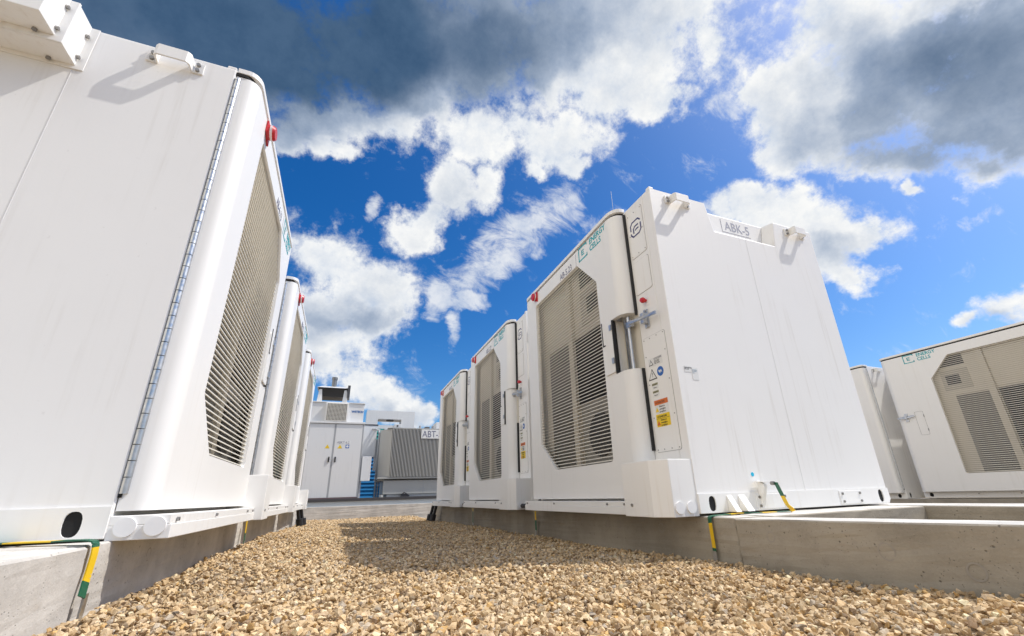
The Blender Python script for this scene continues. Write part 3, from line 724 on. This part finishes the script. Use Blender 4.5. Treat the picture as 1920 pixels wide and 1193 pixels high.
strap('earthing_strap', [(2.255, 2.192, .175), (2.285, 2.19, .10), (2.31, 2.185, .03), (2.315, 2.15, -.003), (2.10, 2.21, -.006), (1.95, 2.255, -.004), (1.72, 2.235, -.008), (1.672, 2.23, -.012), (1.668, 2.225, -.06), (1.668, 2.225, -.205)], (.3, 1, 0), .036, 'striped strap bolted to the ABK-5 cabinet and hanging over the concrete edge', (.09, .125, .10, .10, .12, .12, .20, .13, .5), 1)
strap('earthing_strap', [(-2.1, 2.285, .038), (-1.55, 2.285, .040), (-1.35, 2.20, .042), (-1.245, 2.135, .044), (-1.209, 2.125, .040), (-1.205, 2.125, .0), (-1.205, 2.12, -.075), (-1.198, 2.10, -.13)], (0, 1, .0), .046, 'striped strap running under the left-edge cabinet and down its concrete foot', (.60, .17, .165, .105, .5), 1)
strap('earthing_strap', [(1.655, 4.885, -.03), (1.655, 4.88, -.235)], (0, 1, 0), .035, 'short striped strap on shaded concrete between first and second right cabinets', (.085, .2))
strap('earthing_strap', [(1.655, 7.52, -.03), (1.655, 7.51, -.26)], (0, 1, 0), .035, 'distant thin striped strap below the far right cabinets', (.05, .2))
strap('earthing_strap', [(-1.19, 4.955, .0), (-1.185, 4.95, -.19)], (0, 1, 0), .035, 'striped strap on shaded concrete below the left row', (.10, .2))
# their steel feet in the gravel
def foot(p, h, lab):
    b = MB(); b.box(p[0]-.003, p[0]+.003, p[1]-.014, p[1]+.014, p[2]-h, p[2]); return tag(b.build('earth_rod', STEEL), lab, 'earth rod', 'steel earth strips')
foot((1.664, 2.222, -.20), .12, 'steel strip below the striped strap on the bright right concrete')
foot((-1.200, 2.135, -.125), .16, 'steel strip below the striped strap at the left concrete joint')
foot((1.655, 4.88, -.225), .10, 'steel strip below the short shaded strap on the right')
foot((1.655, 7.51, -.25), .10, 'steel strip below the far right strap')
foot((-1.185, 4.95, -.17), .10, 'steel strip below the left row strap')

# black cables leaving the far skirts
def cable(paths, r, label, grp='black cable ends'):
    b = MB()
    for p in paths: b.tube(p, r, 12)
    return b
for (x, y, z, lab, sx) in ((XR-.10, YR+W+2*PITCH, 0, 'black cable ends hanging at the far right cabinet', -1), (XL+.10, YL+W+2*PITCH, ZL, 'black cable ends hanging at the far left cabinet', 1)):
    root = empty('cable_bundle', (x, y, z), 0, lab, 'cables', 'black cable ends')
    for k in (0, 1):
        yy = .05 + k*.10; b = MB(); xo = k*.05*sx
        b.tube([(xo, yy-.12, .03), (xo, yy-.05, .02), (xo, yy-.02, -.02), (xo+.02*sx, yy, -.12), (xo+.05*sx, yy+.02, -.24)], .032, 12); c_ = b.build('cable', BLACK, root, smooth=40)
        b = MB(); b.cyl((xo+.045*sx, yy+.015, -.19), (xo+.065*sx, yy+.03, -.31), .062, 18); b.build('boot', BLACK, root, smooth=40)
for (x, y, z, lab) in ((XR-.12, YR+W, 0, 'black plug at the foot between first and second right cabinets'), (XR-.12, YR+W+PITCH, 0, 'black plug at the foot between second and third right cabinets')):
    b = MB(); b.cyl((x, y-.02, z+.03), (x, y+.10, z+.03), .045, 20); b.cyl((x, y+.10, z+.03), (x, y+.135, z+.03), .036, 20); b.cyl((x, y+.135, z+.03), (x, y+.29, z+.03), .024, 14)
    tag(b.build('cable_plug', BLACK, smooth=40), lab, 'cable plug', 'black cable plugs')

# ------------------------------------------------------------------ concrete
def beam(b, x0, x1, y0, y1, z0, zt0, zt1=None):
    zt1 = zt0 if zt1 is None else zt1                            # top height at the y0 and the y1 end
    b.add([(x0,y0,z0),(x1,y0,z0),(x1,y1,z0),(x0,y1,z0),(x0,y0,zt0),(x1,y0,zt0),(x1,y1,zt1),(x0,y1,zt1)], [(0,3,2,1),(4,5,6,7),(0,1,5,4),(1,2,6,5),(2,3,7,6),(3,0,4,7)])
def dense_cut(o, n):                                              # chipped, slightly wavy edges
    bm = bmesh.new(); bm.from_mesh(o.data)
    bmesh.ops.bevel(bm, geom=list(bm.edges), offset=.007, segments=1, affect='EDGES')
    bmesh.ops.subdivide_edges(bm, edges=[e for e in bm.edges if e.calc_length() > .25], cuts=n, use_grid_fill=True)
    rr = random.Random(3)
    for v in bm.verts: v.co += Vector((rr.uniform(-1, 1), rr.uniform(-1, 1), rr.uniform(-.5, .5)))*.0022
    bm.to_mesh(o.data); bm.free()
CX = 1.690
root = empty('concrete_foundation', (CX, 2.1, -.5), 0, 'long concrete foundation beams under the right row of cabinets', 'foundation')
def cpart(name, args, m_=CONC, cuts=10):
    b = MB(); beam(b, *args); o = b.build(name, m_, root); o.location = -root.location; dense_cut(o, cuts); o.data.materials.append(SUNTINT)
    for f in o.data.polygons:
        if f.normal.z > .9 and f.center.z > -.4: f.material_index = 1  # upward faces get the concrete with sunlight in its colour
    return o
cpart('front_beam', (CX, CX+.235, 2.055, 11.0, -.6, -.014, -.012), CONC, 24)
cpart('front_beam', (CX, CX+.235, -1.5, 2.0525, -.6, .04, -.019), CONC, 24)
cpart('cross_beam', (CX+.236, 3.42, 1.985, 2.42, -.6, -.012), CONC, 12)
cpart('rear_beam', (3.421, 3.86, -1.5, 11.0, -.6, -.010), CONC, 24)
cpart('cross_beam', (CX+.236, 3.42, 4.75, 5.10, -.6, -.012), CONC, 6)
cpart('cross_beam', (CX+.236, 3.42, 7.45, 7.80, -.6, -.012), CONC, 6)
b = MB(); rr = random.Random(5)
for y, z, r in ((1.83, -.10, .026), (1.28, -.12, .034), (2.72, -.10, .03), (3.25, -.10, .028), (3.42, -.10, .028), (4.45, -.10, .028), (5.6, -.10, .03), (6.6, -.10, .03), (1.0, -.16, .03)):
    n = 20; ring = [(CX-.0012, y+(r)*math.cos(2*math.pi*i/n), z+r*1.05*math.sin(2*math.pi*i/n)) for i in range(n)]; inn = [(CX-.0012, y+(r-.006)*math.cos(2*math.pi*i/n), z+(r-.006)*1.05*math.sin(2*math.pi*i/n)) for i in range(n)]
    b.add(ring+inn, [(i, (i+1) % n, n+(i+1) % n, n+i) for i in range(n)])

for o in each(b, 'tie_hole', PLUG, root): o.location = -root.location
CXL = -1.232
root = empty('concrete_foundation', (CXL, 2.2, -.5), 0, 'pale concrete foundation under the left row with a joint beside the striped strap', 'foundation')
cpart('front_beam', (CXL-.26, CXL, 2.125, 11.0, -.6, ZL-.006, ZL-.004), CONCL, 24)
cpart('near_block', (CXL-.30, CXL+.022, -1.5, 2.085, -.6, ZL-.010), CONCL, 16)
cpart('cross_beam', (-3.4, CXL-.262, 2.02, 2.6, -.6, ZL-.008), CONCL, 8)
b = MB()
for y, z, r in ((2.75, -.06, .028), (3.3, -.06, .026), (3.6, -.06, .026), (4.3, -.06, .026)):
    n = 20; ring = [(CXL+.0012, y+r*math.cos(2*math.pi*i/n), z+r*1.05*math.sin(2*math.pi*i/n)) for i in range(n)]; inn = [(CXL+.0012, y+(r-.006)*math.cos(2*math.pi*i/n), z+(r-.006)*1.05*math.sin(2*math.pi*i/n)) for i in range(n)]
    b.add(ring+inn, [(i, (i+1) % n, n+(i+1) % n, n+i) for i in range(n)])

for o in each(b, 'tie_hole', PLUG, root): o.location = -root.location
root = empty('concrete_foundation', (XB, 6, -.5), 0, 'shaded concrete foundation under the cabinets of the next row at right', 'foundation')
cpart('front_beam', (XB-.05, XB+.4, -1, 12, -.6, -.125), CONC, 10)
root = empty('concrete_foundation', (0, 14, -.5), 0, 'low concrete foundation across the end of the aisle, carrying the steel beam', 'foundation')
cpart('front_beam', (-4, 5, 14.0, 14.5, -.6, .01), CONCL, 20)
PLATF = mat('platform_deck', (.30, .31, .32), .7)
b = MB(); b.box(-4, 6, 14.5, 21, -.5, .20); tag(b.build('service_platform', PLATF), 'grey deck behind the dark steel beam at the end of the aisle', 'platform')
LSTEEL = mat('pale_steel', (.50, .56, .60), .45, .2); DSTEEL = mat('dark_steel', (.055, .055, .06), .5)
root = empty('steel_beam', (0, 14.05, .01), 0, 'long steel beam with a dark top flange across the end of the aisle', 'steel beam')
b = MB(); b.box(-4, 5, 0, .06, .001, .125); b.build('web', LSTEEL, root)
b = MB(); b.box(-4, 5, -.03, .25, .125, .205); b.build('top_flange', DSTEEL, root, bevel=.004)

# ------------------------------------------------------------------ plant at the end of the aisle
GREYP = mat('light_grey_paint', (.70, .70, .69), .45, build=paint((.70, .70, .69), (.45, .44, .42), .4))
GREYD = mat('grey_trim', (.36, .37, .38), .5); OLIVE = mat('warm_grey_paint', (.40, .40, .38), .5, build=paint((.40, .40, .38), (.30, .29, .26), .5))
FIN = mat('radiator_fin_paint', (.50, .50, .48), .5)
y0 = 14.5
root = empty('switch_cupboard', (-.71, y0, .23), 0, 'tall light grey two-door cupboard marked ABKT-6.2 at the end of the aisle', 'cupboard')
def at(o): o.location = -root.location; return o
def bx(name, m_, par, *a, bevel=.006):
    b = MB(); b.box(*a); o = b.build(name, m_, par, bevel=bevel); o.location = -root.location if par is root else (0, 0, 0); return o
bx('body', GREYP, root, -1.50, .07, y0+.03, y0+1.2, .205, 2.37)
bx('roof', GREYP, root, -1.53, .09, y0-.03, y0+1.25, 2.372, 2.43)
bx('base_strip', mat('maroon_strip', (.14, .09, .10), .6), root, -1.5, .07, y0+.0, y0+.028, .206, .245, bevel=0)
for x0, x1, hx in ((-1.455, -.772, -.83), (-.722, .03, -.655)):
    d_ = bx('door', GREYP, root, x0, x1, y0, y0+.028, .25, 2.355, bevel=.004)
    bx('handle', BLACK, d_, hx-.02, hx+.02, y0-.03, y0-.001, 1.235, 1.39, bevel=.006)
bx('door_post', GREYD, root, -.77, -.724, y0+.004, y0+.028, .25, 2.355, bevel=0)
bx('corner_post', GREYD, root, .032, .072, y0+.004, y0+.028, .25, 2.355, bevel=0)
def mini_tri(par, x, z, s, m_, yy, off):
    b = MB(); b.prism([(x-s*.58, yy, z-s*.5), (x+s*.58, yy, z-s*.5), (x, yy, z+s*.5)], (0, -.001, 0)); o = b.build('warning_triangle', m_, par); o.location = off; return o
off = -root.location
for x in (-.91, -.562): mini_tri(root, x, 1.69, .115, YEL, y0-.001, off)
bx('blue_sign', SBLUE, root, -.405, -.305, y0-.002, y0-.001, 1.64, 1.745, bevel=0); b = MB(); b.cyl((-.355, y0-.0025, 1.695), (-.355, y0-.0035, 1.695), .036, 16); at(b.build('blue_sign_symbol', STICK, root))
bx('number_plate', STICK, root, -.67, -.27, y0-.002, y0-.001, 1.765, 1.865, bevel=0)
at(text('lettering', 'ABKT-6.2', .105, mat('pale_print', (.25, .25, .30), .5), root, (-.655, y0-.003, 1.778), (1, 0, 0), squeeze=.82))
root = empty('cooling_unit', (-.74, y0+.1, 2.43), 0, 'pale box marked WSTECH with square grille on the cupboard roof', 'cooling unit')
bx('body', GREYP, root, -1.50, .02, y0+.15, y0+1.0, 2.432, 3.03); bx('lid', GREYP, root, -1.52, .04, y0+.12, y0+1.05, 3.032, 3.06)
fr = bx('grille_frame', TRIMW, root, -1.09, -.44, y0+.0, y0+.149, 2.445, 3.01, bevel=.004)
bx('grille_back', DARKCOIL, fr, -1.045, -.485, y0-.003, y0-.001, 2.47, 2.985, bevel=0)
b = MB()
for i in range(15): b.box(-1.045+i*.04-.006, -1.045+i*.04+.006, y0-.016, y0-.006, 2.47, 2.985)
for i in range(14): b.box(-1.045, -.485, y0-.012, y0-.004, 2.47+i*.0396-.005, 2.47+i*.0396+.005)
o = b.build('grille', CREAM, fr)
at(text('lettering', 'WSTECH', .09, mat('mid_blue_print', (.02, .12, .36), .5), root, (-.34, y0+.147, 2.75), (1, 0, 0), bold=.004, squeeze=.95))
y1 = 15.2
root = empty('exhaust_hood', (-.95, y1, 3.06), 0, 'dark exhaust hood with round chimney above the WSTECH box', 'exhaust hood')
b = MB(); b.add([(-1.40,y1-.3,3.56),(-.53,y1-.3,3.56),(-.53,y1+.5,3.56),(-1.40,y1+.5,3.56),(-1.30,y1-.2,3.29),(-.62,y1-.2,3.29),(-.62,y1+.4,3.29),(-1.30,y1+.4,3.29)], [(0,1,2,3),(4,7,6,5),(0,4,5,1),(1,5,6,2),(2,6,7,3),(3,7,4,0)]); at(b.build('hood', mat('dark_hood', (.016, .015, .015), .5), root))
b = MB(); b.prism([(-1.43, y1-.33, 3.562), (-.50, y1-.33, 3.562), (-.62, y1+.0, 3.68), (-1.32, y1+.0, 3.68)], (0, .6, 0)); at(b.build('hood_top', mat('pale_hood_top', (.55, .56, .58), .5), root))
b = MB(); b.cyl((-.96, y1, 3.60), (-.96, y1, 3.92), .075, 20); b.cyl((-.96, y1, 3.90), (-.96, y1, 3.98), .088, 20); at(b.build('chimney', mat('dull_steel', (.22, .22, .22), .45, .6), root, smooth=40))
bx('side_box', DSTEEL, root, -.53, -.45, y1-.36, y1+.1, 3.26, 3.66)
b = MB()
for x in (-1.40, -.66): b.prism([(x, y1-.28, 3.06), (x+.16, y1-.28, 3.06), (x+.11, y1-.28, 3.56), (x+.04, y1-.28, 3.56)], (0, .05, 0))

for o in each(b, 'leg', GREYP, root): at(o)
# blank panel, junction box, blue slatted wall
root = empty('wall_panel', (.3, 15.6, 1.4), 0, 'blank pale grey panel right of the two-door cupboard', 'panel')
bx('panel', GREYP, root, .09, .52, 15.5, 15.6, 1.47, 2.49); bx('panel_leg', GREYP, root, .10, .16, 15.52, 15.58, .2, 1.468); bx('lower_panel', GREYP, root, .50, .66, 15.62, 15.7, 1.05, 2.06); bx('panel_top', DSTEEL, root, .09, .55, 15.49, 15.6, 2.492, 2.53, bevel=0)
root = empty('junction_box', (.26, 14.8, .72), 0, 'small pale box with dark side mounted beside the two-door cupboard', 'junction box')
bx('body', GREYP, root, .12, .385, 14.72, 14.98, .70, 1.42); bx('side_plate', GREYD, root, .10, .118, 14.74, 14.98, .70, 1.42, bevel=0); bx('bracket', GREYD, root, .09, .15, 14.80, 14.96, .2, .698)
root = empty('slatted_wall', (.45, 17, .2), 0, 'bright blue slatted wall glimpsed between cupboard and transformer', 'slatted wall')
BLUEW = mat('blue_slat_paint', (.012, .19, .46), .45); GRNW = mat('green_slat_paint', (.04, .30, .27), .5)
b = MB(); b.box(-.2, .87, 17.04, 17.1, .2, 2.2)
for i in range(16): b.prism([(-.2, 17.04, .21+i*.125), (-.2, 16.99, .225+i*.125), (-.2, 17.02, .32+i*.125), (-.2, 17.04, .325+i*.125)], (1.07, 0, 0))
at(b.build('blue_slats', BLUEW, root))
b = MB(); b.box(.4, .87, 17.04, 17.1, 2.201, 2.62)
for i in range(3): b.prism([(.4, 17.04, 2.21+i*.125), (.4, 16.99, 2.225+i*.125), (.4, 17.02, 2.32+i*.125), (.4, 17.04, 2.325+i*.125)], (.47, 0, 0))
at(b.build('green_slats', GRNW, root))
bx('end_post', GREYP, root, .875, .94, 16.98, 17.1, .2, 2.65)
bx('end_panel', GREYP, root, .96, 1.25, 16.9, 17.0, .2, 1.0)
# white frame with a slot
root = empty('white_portal', (1.17, 18, .2), 0, 'white rectangular frame with a dark slot rising behind the transformer', 'frame')
b = MB(); b.plate([(.25, .2), (2.08, .2), (2.08, 3.465), (.25, 3.465)], [[(.67, 2.90), (1.57, 2.90), (1.57, 3.14), (.67, 3.14)]], lambda x, z: (x, 18., z), (0, .7, 0)); at(b.build('frame', GREYP, root))
b = MB(); b.cyl((1.15, 18.25, 3.139), (1.15, 18.25, 3.10), .14, 20); at(b.build('vent', DSTEEL, root))
bx('lamp_box', GREYP, root, 1.30, 1.56, 17.85, 17.998, 2.80, 2.93); b = MB(); b.cyl((1.42, 17.85, 2.86), (1.42, 17.84, 2.86), .035, 16); at(b.build('lamp_eye', BLACK, root))
# transformer with corrugated cooling fins
ty = 14.6
root = empty('transformer', (2.0, ty, .2), 0, 'grey finned transformer with the ABT-5 sign, partly behind the right row', 'transformer')
bx('tank', OLIVE, root, .62, 3.6, ty+.35, ty+1.6, .70, 2.27); bx('top_rim', OLIVE, root, .80, 3.65, ty+.02, ty+1.65, 2.285, 2.315); bx('bottom_rim', OLIVE, root, .60, 3.62, ty+.02, ty+1.62, .745, .79)
b = MB(); x = .955
while x < 3.5: b.box(x, x+.016, ty, ty+.34, .795, 2.28); x += .0445
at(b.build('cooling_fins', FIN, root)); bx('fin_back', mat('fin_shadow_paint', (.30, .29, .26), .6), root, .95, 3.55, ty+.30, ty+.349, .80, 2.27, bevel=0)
b = MB(); b.add([(.62,ty+.34,.8),(.94,ty+.02,.8),(.94,ty+.34,.8),(.62,ty+.34,2.27),(.94,ty+.02,2.27),(.94,ty+.34,2.27)], [(0,2,1),(3,4,5),(0,1,4,3),(1,2,5,4),(2,0,3,5)]); at(b.build('end_cheek', OLIVE, root))
bx('lower_tank', OLIVE, root, .80, 3.5, ty+.1, ty+1.4, .30, .70); bx('seam', GREYD, root, 2.005, 2.02, ty+.094, ty+.1, .32, .70, bevel=0); bx('foot_rail', GREYD, root, .92, 3.5, ty+.15, ty+1.3, .215, .298)
b = MB(); b.box(1.33, 1.56, ty-.06, ty+.09, .215, .30); b.tube([(1.36, ty-.05, .29), (1.42, ty-.08, .34), (1.5, ty-.07, .30), (1.58, ty-.05, .24)], .02, 8); at(b.build('valve', DSTEEL, root))
sg = bx('sign_plate', STICK, root, 1.855, 2.62, ty-.014, ty-.006, 1.985, 2.275, bevel=0)
text('lettering', 'ABT-5', .30, GREYTXT, sg, (1.885, ty-.0155, 2.025), (1, 0, 0), squeeze=.80)
b = MB()
for x, h in ((1.75, .12), (1.92, .20), (2.35, .2), (2.7, .2)): b.cyl((x, ty+.8, 2.315), (x, ty+.8, 2.315+h), .05, 12, .03)

for o in each(b, 'bushing', mat('bushing_grey', (.35, .35, .36), .4), root, smooth=40): at(o)
bx('relay_box', mat('dark_box', (.10, .10, .11), .5), root, 2.05, 2.2, ty+.5, ty+.8, 2.315, 2.44); bx('oil_box', GREYP, root, 2.44, 2.8, ty+.6, ty+1.2, 2.315, 2.62)

# slender mast far behind the right row
b = MB(); b.cyl((18.3, 25, -.5), (18.3, 25, 12), .06, 10); b.cyl((18.3, 25, 12), (18.3, 25, 19.), .035, 8); b.cyl((18.3, 25, 19.), (18.3, 25, 24.2), .018, 8); tag(b.build('lightning_mast', STEEL), 'hair-thin mast tip rising above the nearest right cabinet door', 'mast')
# conduits between the plant at the end of the aisle
for x, y, r, lab in ((.60, 15.3, .03, 'grey pipe standing between blank panel and finned transformer'), (.68, 15.32, .02, 'thin grey pipe beside the finned transformer')):
    b = MB(); b.tube([(x, y, .2), (x, y, 2.2), (x-.03, y+.02, 2.3), (x-.12, y+.1, 2.36), (x-.3, y+.3, 2.38)], r, 10); tag(b.build('conduit', GREYD, smooth=40), lab, 'conduit')
# ------------------------------------------------------------------ ground
def gz(x, y):
    l = np.interp(y, [-2, 0, 2, 6, 11, 14], [-.20, -.19, -.185, -.19, -.29, -.30]); r_ = np.interp(y, [-2, .5, .9, 1.4, 2.2, 4, 8, 10, 14], [-.2, -.2, -.205, -.233, -.247, -.273, -.302, -.322, -.315])
    t = 1-(1-np.clip((x+1.24)/2.93, 0, 1))**2.6
    return l*(1-t)+r_*t + .012*np.sin(x*2.3+y*1.1)*np.sin(y*1.7-x*.6) + .006*np.sin(x*7.1+1)*np.sin(y*6.3)
def gravelmat(nt, p):
    g = G(nt); co = g.coord(); v = g.voro(co, 38.); n = g.noise(co, 3., 4)
    cr_ = g.nd('ShaderNodeValToRGB'); g.L(v.outputs['Color'], cr_.inputs[0])
    el = cr_.color_ramp.elements; el[0].color = (.24, .17, .10, 1); el[1].color = (.62, .50, .34, 1)
    e = el.new(.5); e.color = (.46, .36, .23, 1)
    g.L(g.mix(g.ramp(v.outputs['Distance'], .3, .75), cr_.outputs[0], (.16, .12, .08)), p.inputs['Base Color'])
    g.bump(v.outputs['Distance'], p, -.9, .03)
GRAVEL = mat('gravel_bed', (.42, .33, .21), .9, spec=.2, build=gravelmat)
b = MB(); S_ = 900.; b.add([(-S_,-S_,-.62),(S_,-S_,-.62),(S_,S_,-.62),(-S_,S_,-.62)], [(0,1,2,3)]); tag(b.build('ground', GRAVEL), kind='structure')
def sheet(name, x0, x1, yy0, yy1, nx, ny, f):
    xs = np.linspace(x0, x1, nx); ys = np.linspace(yy0, yy1, ny); X_, Y_ = np.meshgrid(xs, ys); Z_ = f(X_, Y_)
    vs = np.stack([X_, Y_, Z_], -1).reshape(-1, 3).tolist(); fs = [(j*nx+i, j*nx+i+1, (j+1)*nx+i+1, (j+1)*nx+i) for j in range(ny-1) for i in range(nx-1)]
    b = MB(); b.add(vs, fs); o = b.build(name, GRAVEL, recalc=False, smooth=60); return tag(o, kind='structure')
sheet('gravel_bed', -1.24, 1.70, -2, 14.01, 60, 200, lambda x, y: gz(x, y)-.028)
sheet('yard_gravel', 1.95, 9.05, -2, 14, 30, 60, lambda x, y: -.40+0*x)
sheet('yard_gravel', -14, -1.5, -14, 14, 30, 60, lambda x, y: -.30+0*x)
sheet('yard_gravel', -1.5, 14, -16, -2.0, 30, 60, lambda x, y: -.24+0*x)

def stonemat(nt, p):
    g = G(nt); a = g.nd('ShaderNodeAttribute'); a.attribute_name = 'stone_colour'; co = g.coord()
    n = g.noise(co, 60., 4, .65); n2 = g.noise(co, 220., 3, .6)
    c = g.mix(g.ramp(n, .35, .75), a.outputs['Color'], g.mix(1.0, a.outputs['Color'], (.72, .64, .52), 'MULTIPLY'))
    c = g.mix(g.math('MULTIPLY', g.ramp(n2, .55, .7), .35), c, (.55, .47, .35)); g.L(c, p.inputs['Base Color'])
    g.bump(g.math('ADD', n, n2), p, .35, .006)
STONE = mat('crushed_stone', (.46, .37, .25), .88, spec=.25, build=stonemat)
def stones():
    rg = np.random.default_rng(11); protos = []
    for k in range(36):
        bm = bmesh.new()
        for i in range(12):
            v = rg.normal(size=3); v /= np.linalg.norm(v); v *= rg.uniform(.72, 1.08); bm.verts.new(v*np.array([1., rg.uniform(.65, .95), rg.uniform(.55, .85)]))
        bmesh.ops.convex_hull(bm, input=bm.verts); bm.verts.ensure_lookup_table()
        for v in [v for v in bm.verts if not v.link_faces]: bm.verts.remove(v)
        bmesh.ops.triangulate(bm, faces=bm.faces); bm.verts.index_update()
        protos.append((np.array([v.co[:] for v in bm.verts]), np.array([[v.index for v in f.verts] for f in bm.faces]))); bm.free()
    pts = []
    for yy0, yy1, dens, lo, hi in ((.0, 2.4, 3900, .010, .023), (2.4, 5, 2700, .011, .024), (5, 9, 1400, .014, .027), (9, 14, 800, .017, .030)):
        n = int(2.93*(yy1-yy0)*dens); x = rg.uniform(-1.24, 1.69, n); y = rg.uniform(yy0, yy1, n); s = lo*.62+(hi*1.12-lo*.62)*rg.beta(1.5, 2.3, n); pts.append((x, y, s))
    x, y, s = [np.concatenate(a) for a in zip(*pts)]
    ok = ~((x > 1.655) & (y < 11)) & ~((x < -1.20) & (y < 11)); x, y, s = x[ok], y[ok], s[ok]; n = len(x)
    z = gz(x, y)-.012+rg.normal(0, .008, n)-(s*.25)
    pal = np.array([(.60,.48,.32),(.53,.41,.26),(.68,.58,.43),(.46,.35,.22),(.43,.39,.34),(.52,.36,.17),(.30,.22,.15),(.64,.53,.38),(.50,.41,.30),(.37,.30,.22)])
    pc = rg.choice(len(pal), n, p=[.22,.17,.16,.11,.06,.05,.04,.10,.05,.04]); col = np.clip(pal[pc]*rg.uniform(.78, 1.20, (n, 1))*np.array([1.15, 1.08, .97]), 0, .84)
    patch = .5+.5*np.sin(x*1.9+y*.8+1.3)*np.sin(y*1.3-x*.9); col = col*(.90+.12*patch)[:, None]      # drifts of darker and paler stone
    V, F, K = [], [], []; o = 0
    q = rg.normal(size=(n, 4)); q /= np.linalg.norm(q, axis=1)[:, None]; which = rg.integers(0, len(protos), n)
    w_, a, b_, c = q.T
    RM = np.stack([np.stack([1-2*(b_*b_+c*c), 2*(a*b_-c*w_), 2*(a*c+b_*w_)], -1), np.stack([2*(a*b_+c*w_), 1-2*(a*a+c*c), 2*(b_*c-a*w_)], -1), np.stack([2*(a*c-b_*w_), 2*(b_*c+a*w_), 1-2*(a*a+b_*b_)], -1)], 1)
    for k, (pv, pf) in enumerate(protos):
        idx = np.nonzero(which == k)[0]; m_ = len(idx)
        vv = np.einsum('nij,vj->nvi', RM[idx], pv)*s[idx][:, None, None]
        vv[:, :, 2] *= .85; vv += np.stack([x[idx], y[idx], z[idx]], -1)[:, None, :]
        V.append(vv.reshape(-1, 3)); F.append((pf[None]+(np.arange(m_)*len(pv))[:, None, None]+o).reshape(-1, 3)); K.append(np.repeat(col[idx], len(pf), 0)); o += m_*len(pv)
    V = np.concatenate(V); F = np.concatenate(F); K = np.concatenate(K); me = bpy.data.meshes.new('gravel_stones')
    me.vertices.add(len(V)); me.vertices.foreach_set('co', V.astype(np.float32).ravel()); me.loops.add(F.size); me.loops.foreach_set('vertex_index', F.astype(np.int32).ravel())
    me.polygons.add(len(F)); me.polygons.foreach_set('loop_start', np.arange(0, F.size, 3, dtype=np.int32)); me.update(calc_edges=True); me.shade_flat()
    at_ = me.attributes.new('stone_colour', 'FLOAT_COLOR', 'FACE'); at_.data.foreach_set('color', np.concatenate([K, np.ones((len(K), 1))], 1).astype(np.float32).ravel())
    me.materials.append(STONE); o_ = bpy.data.objects.new('gravel_stones', me); C.objects.link(o_)
    tag(o_, 'beige crushed stone gravel filling the aisle between the rows', 'gravel', kind='stuff'); print('stones', n, 'tris', len(F))
stones()
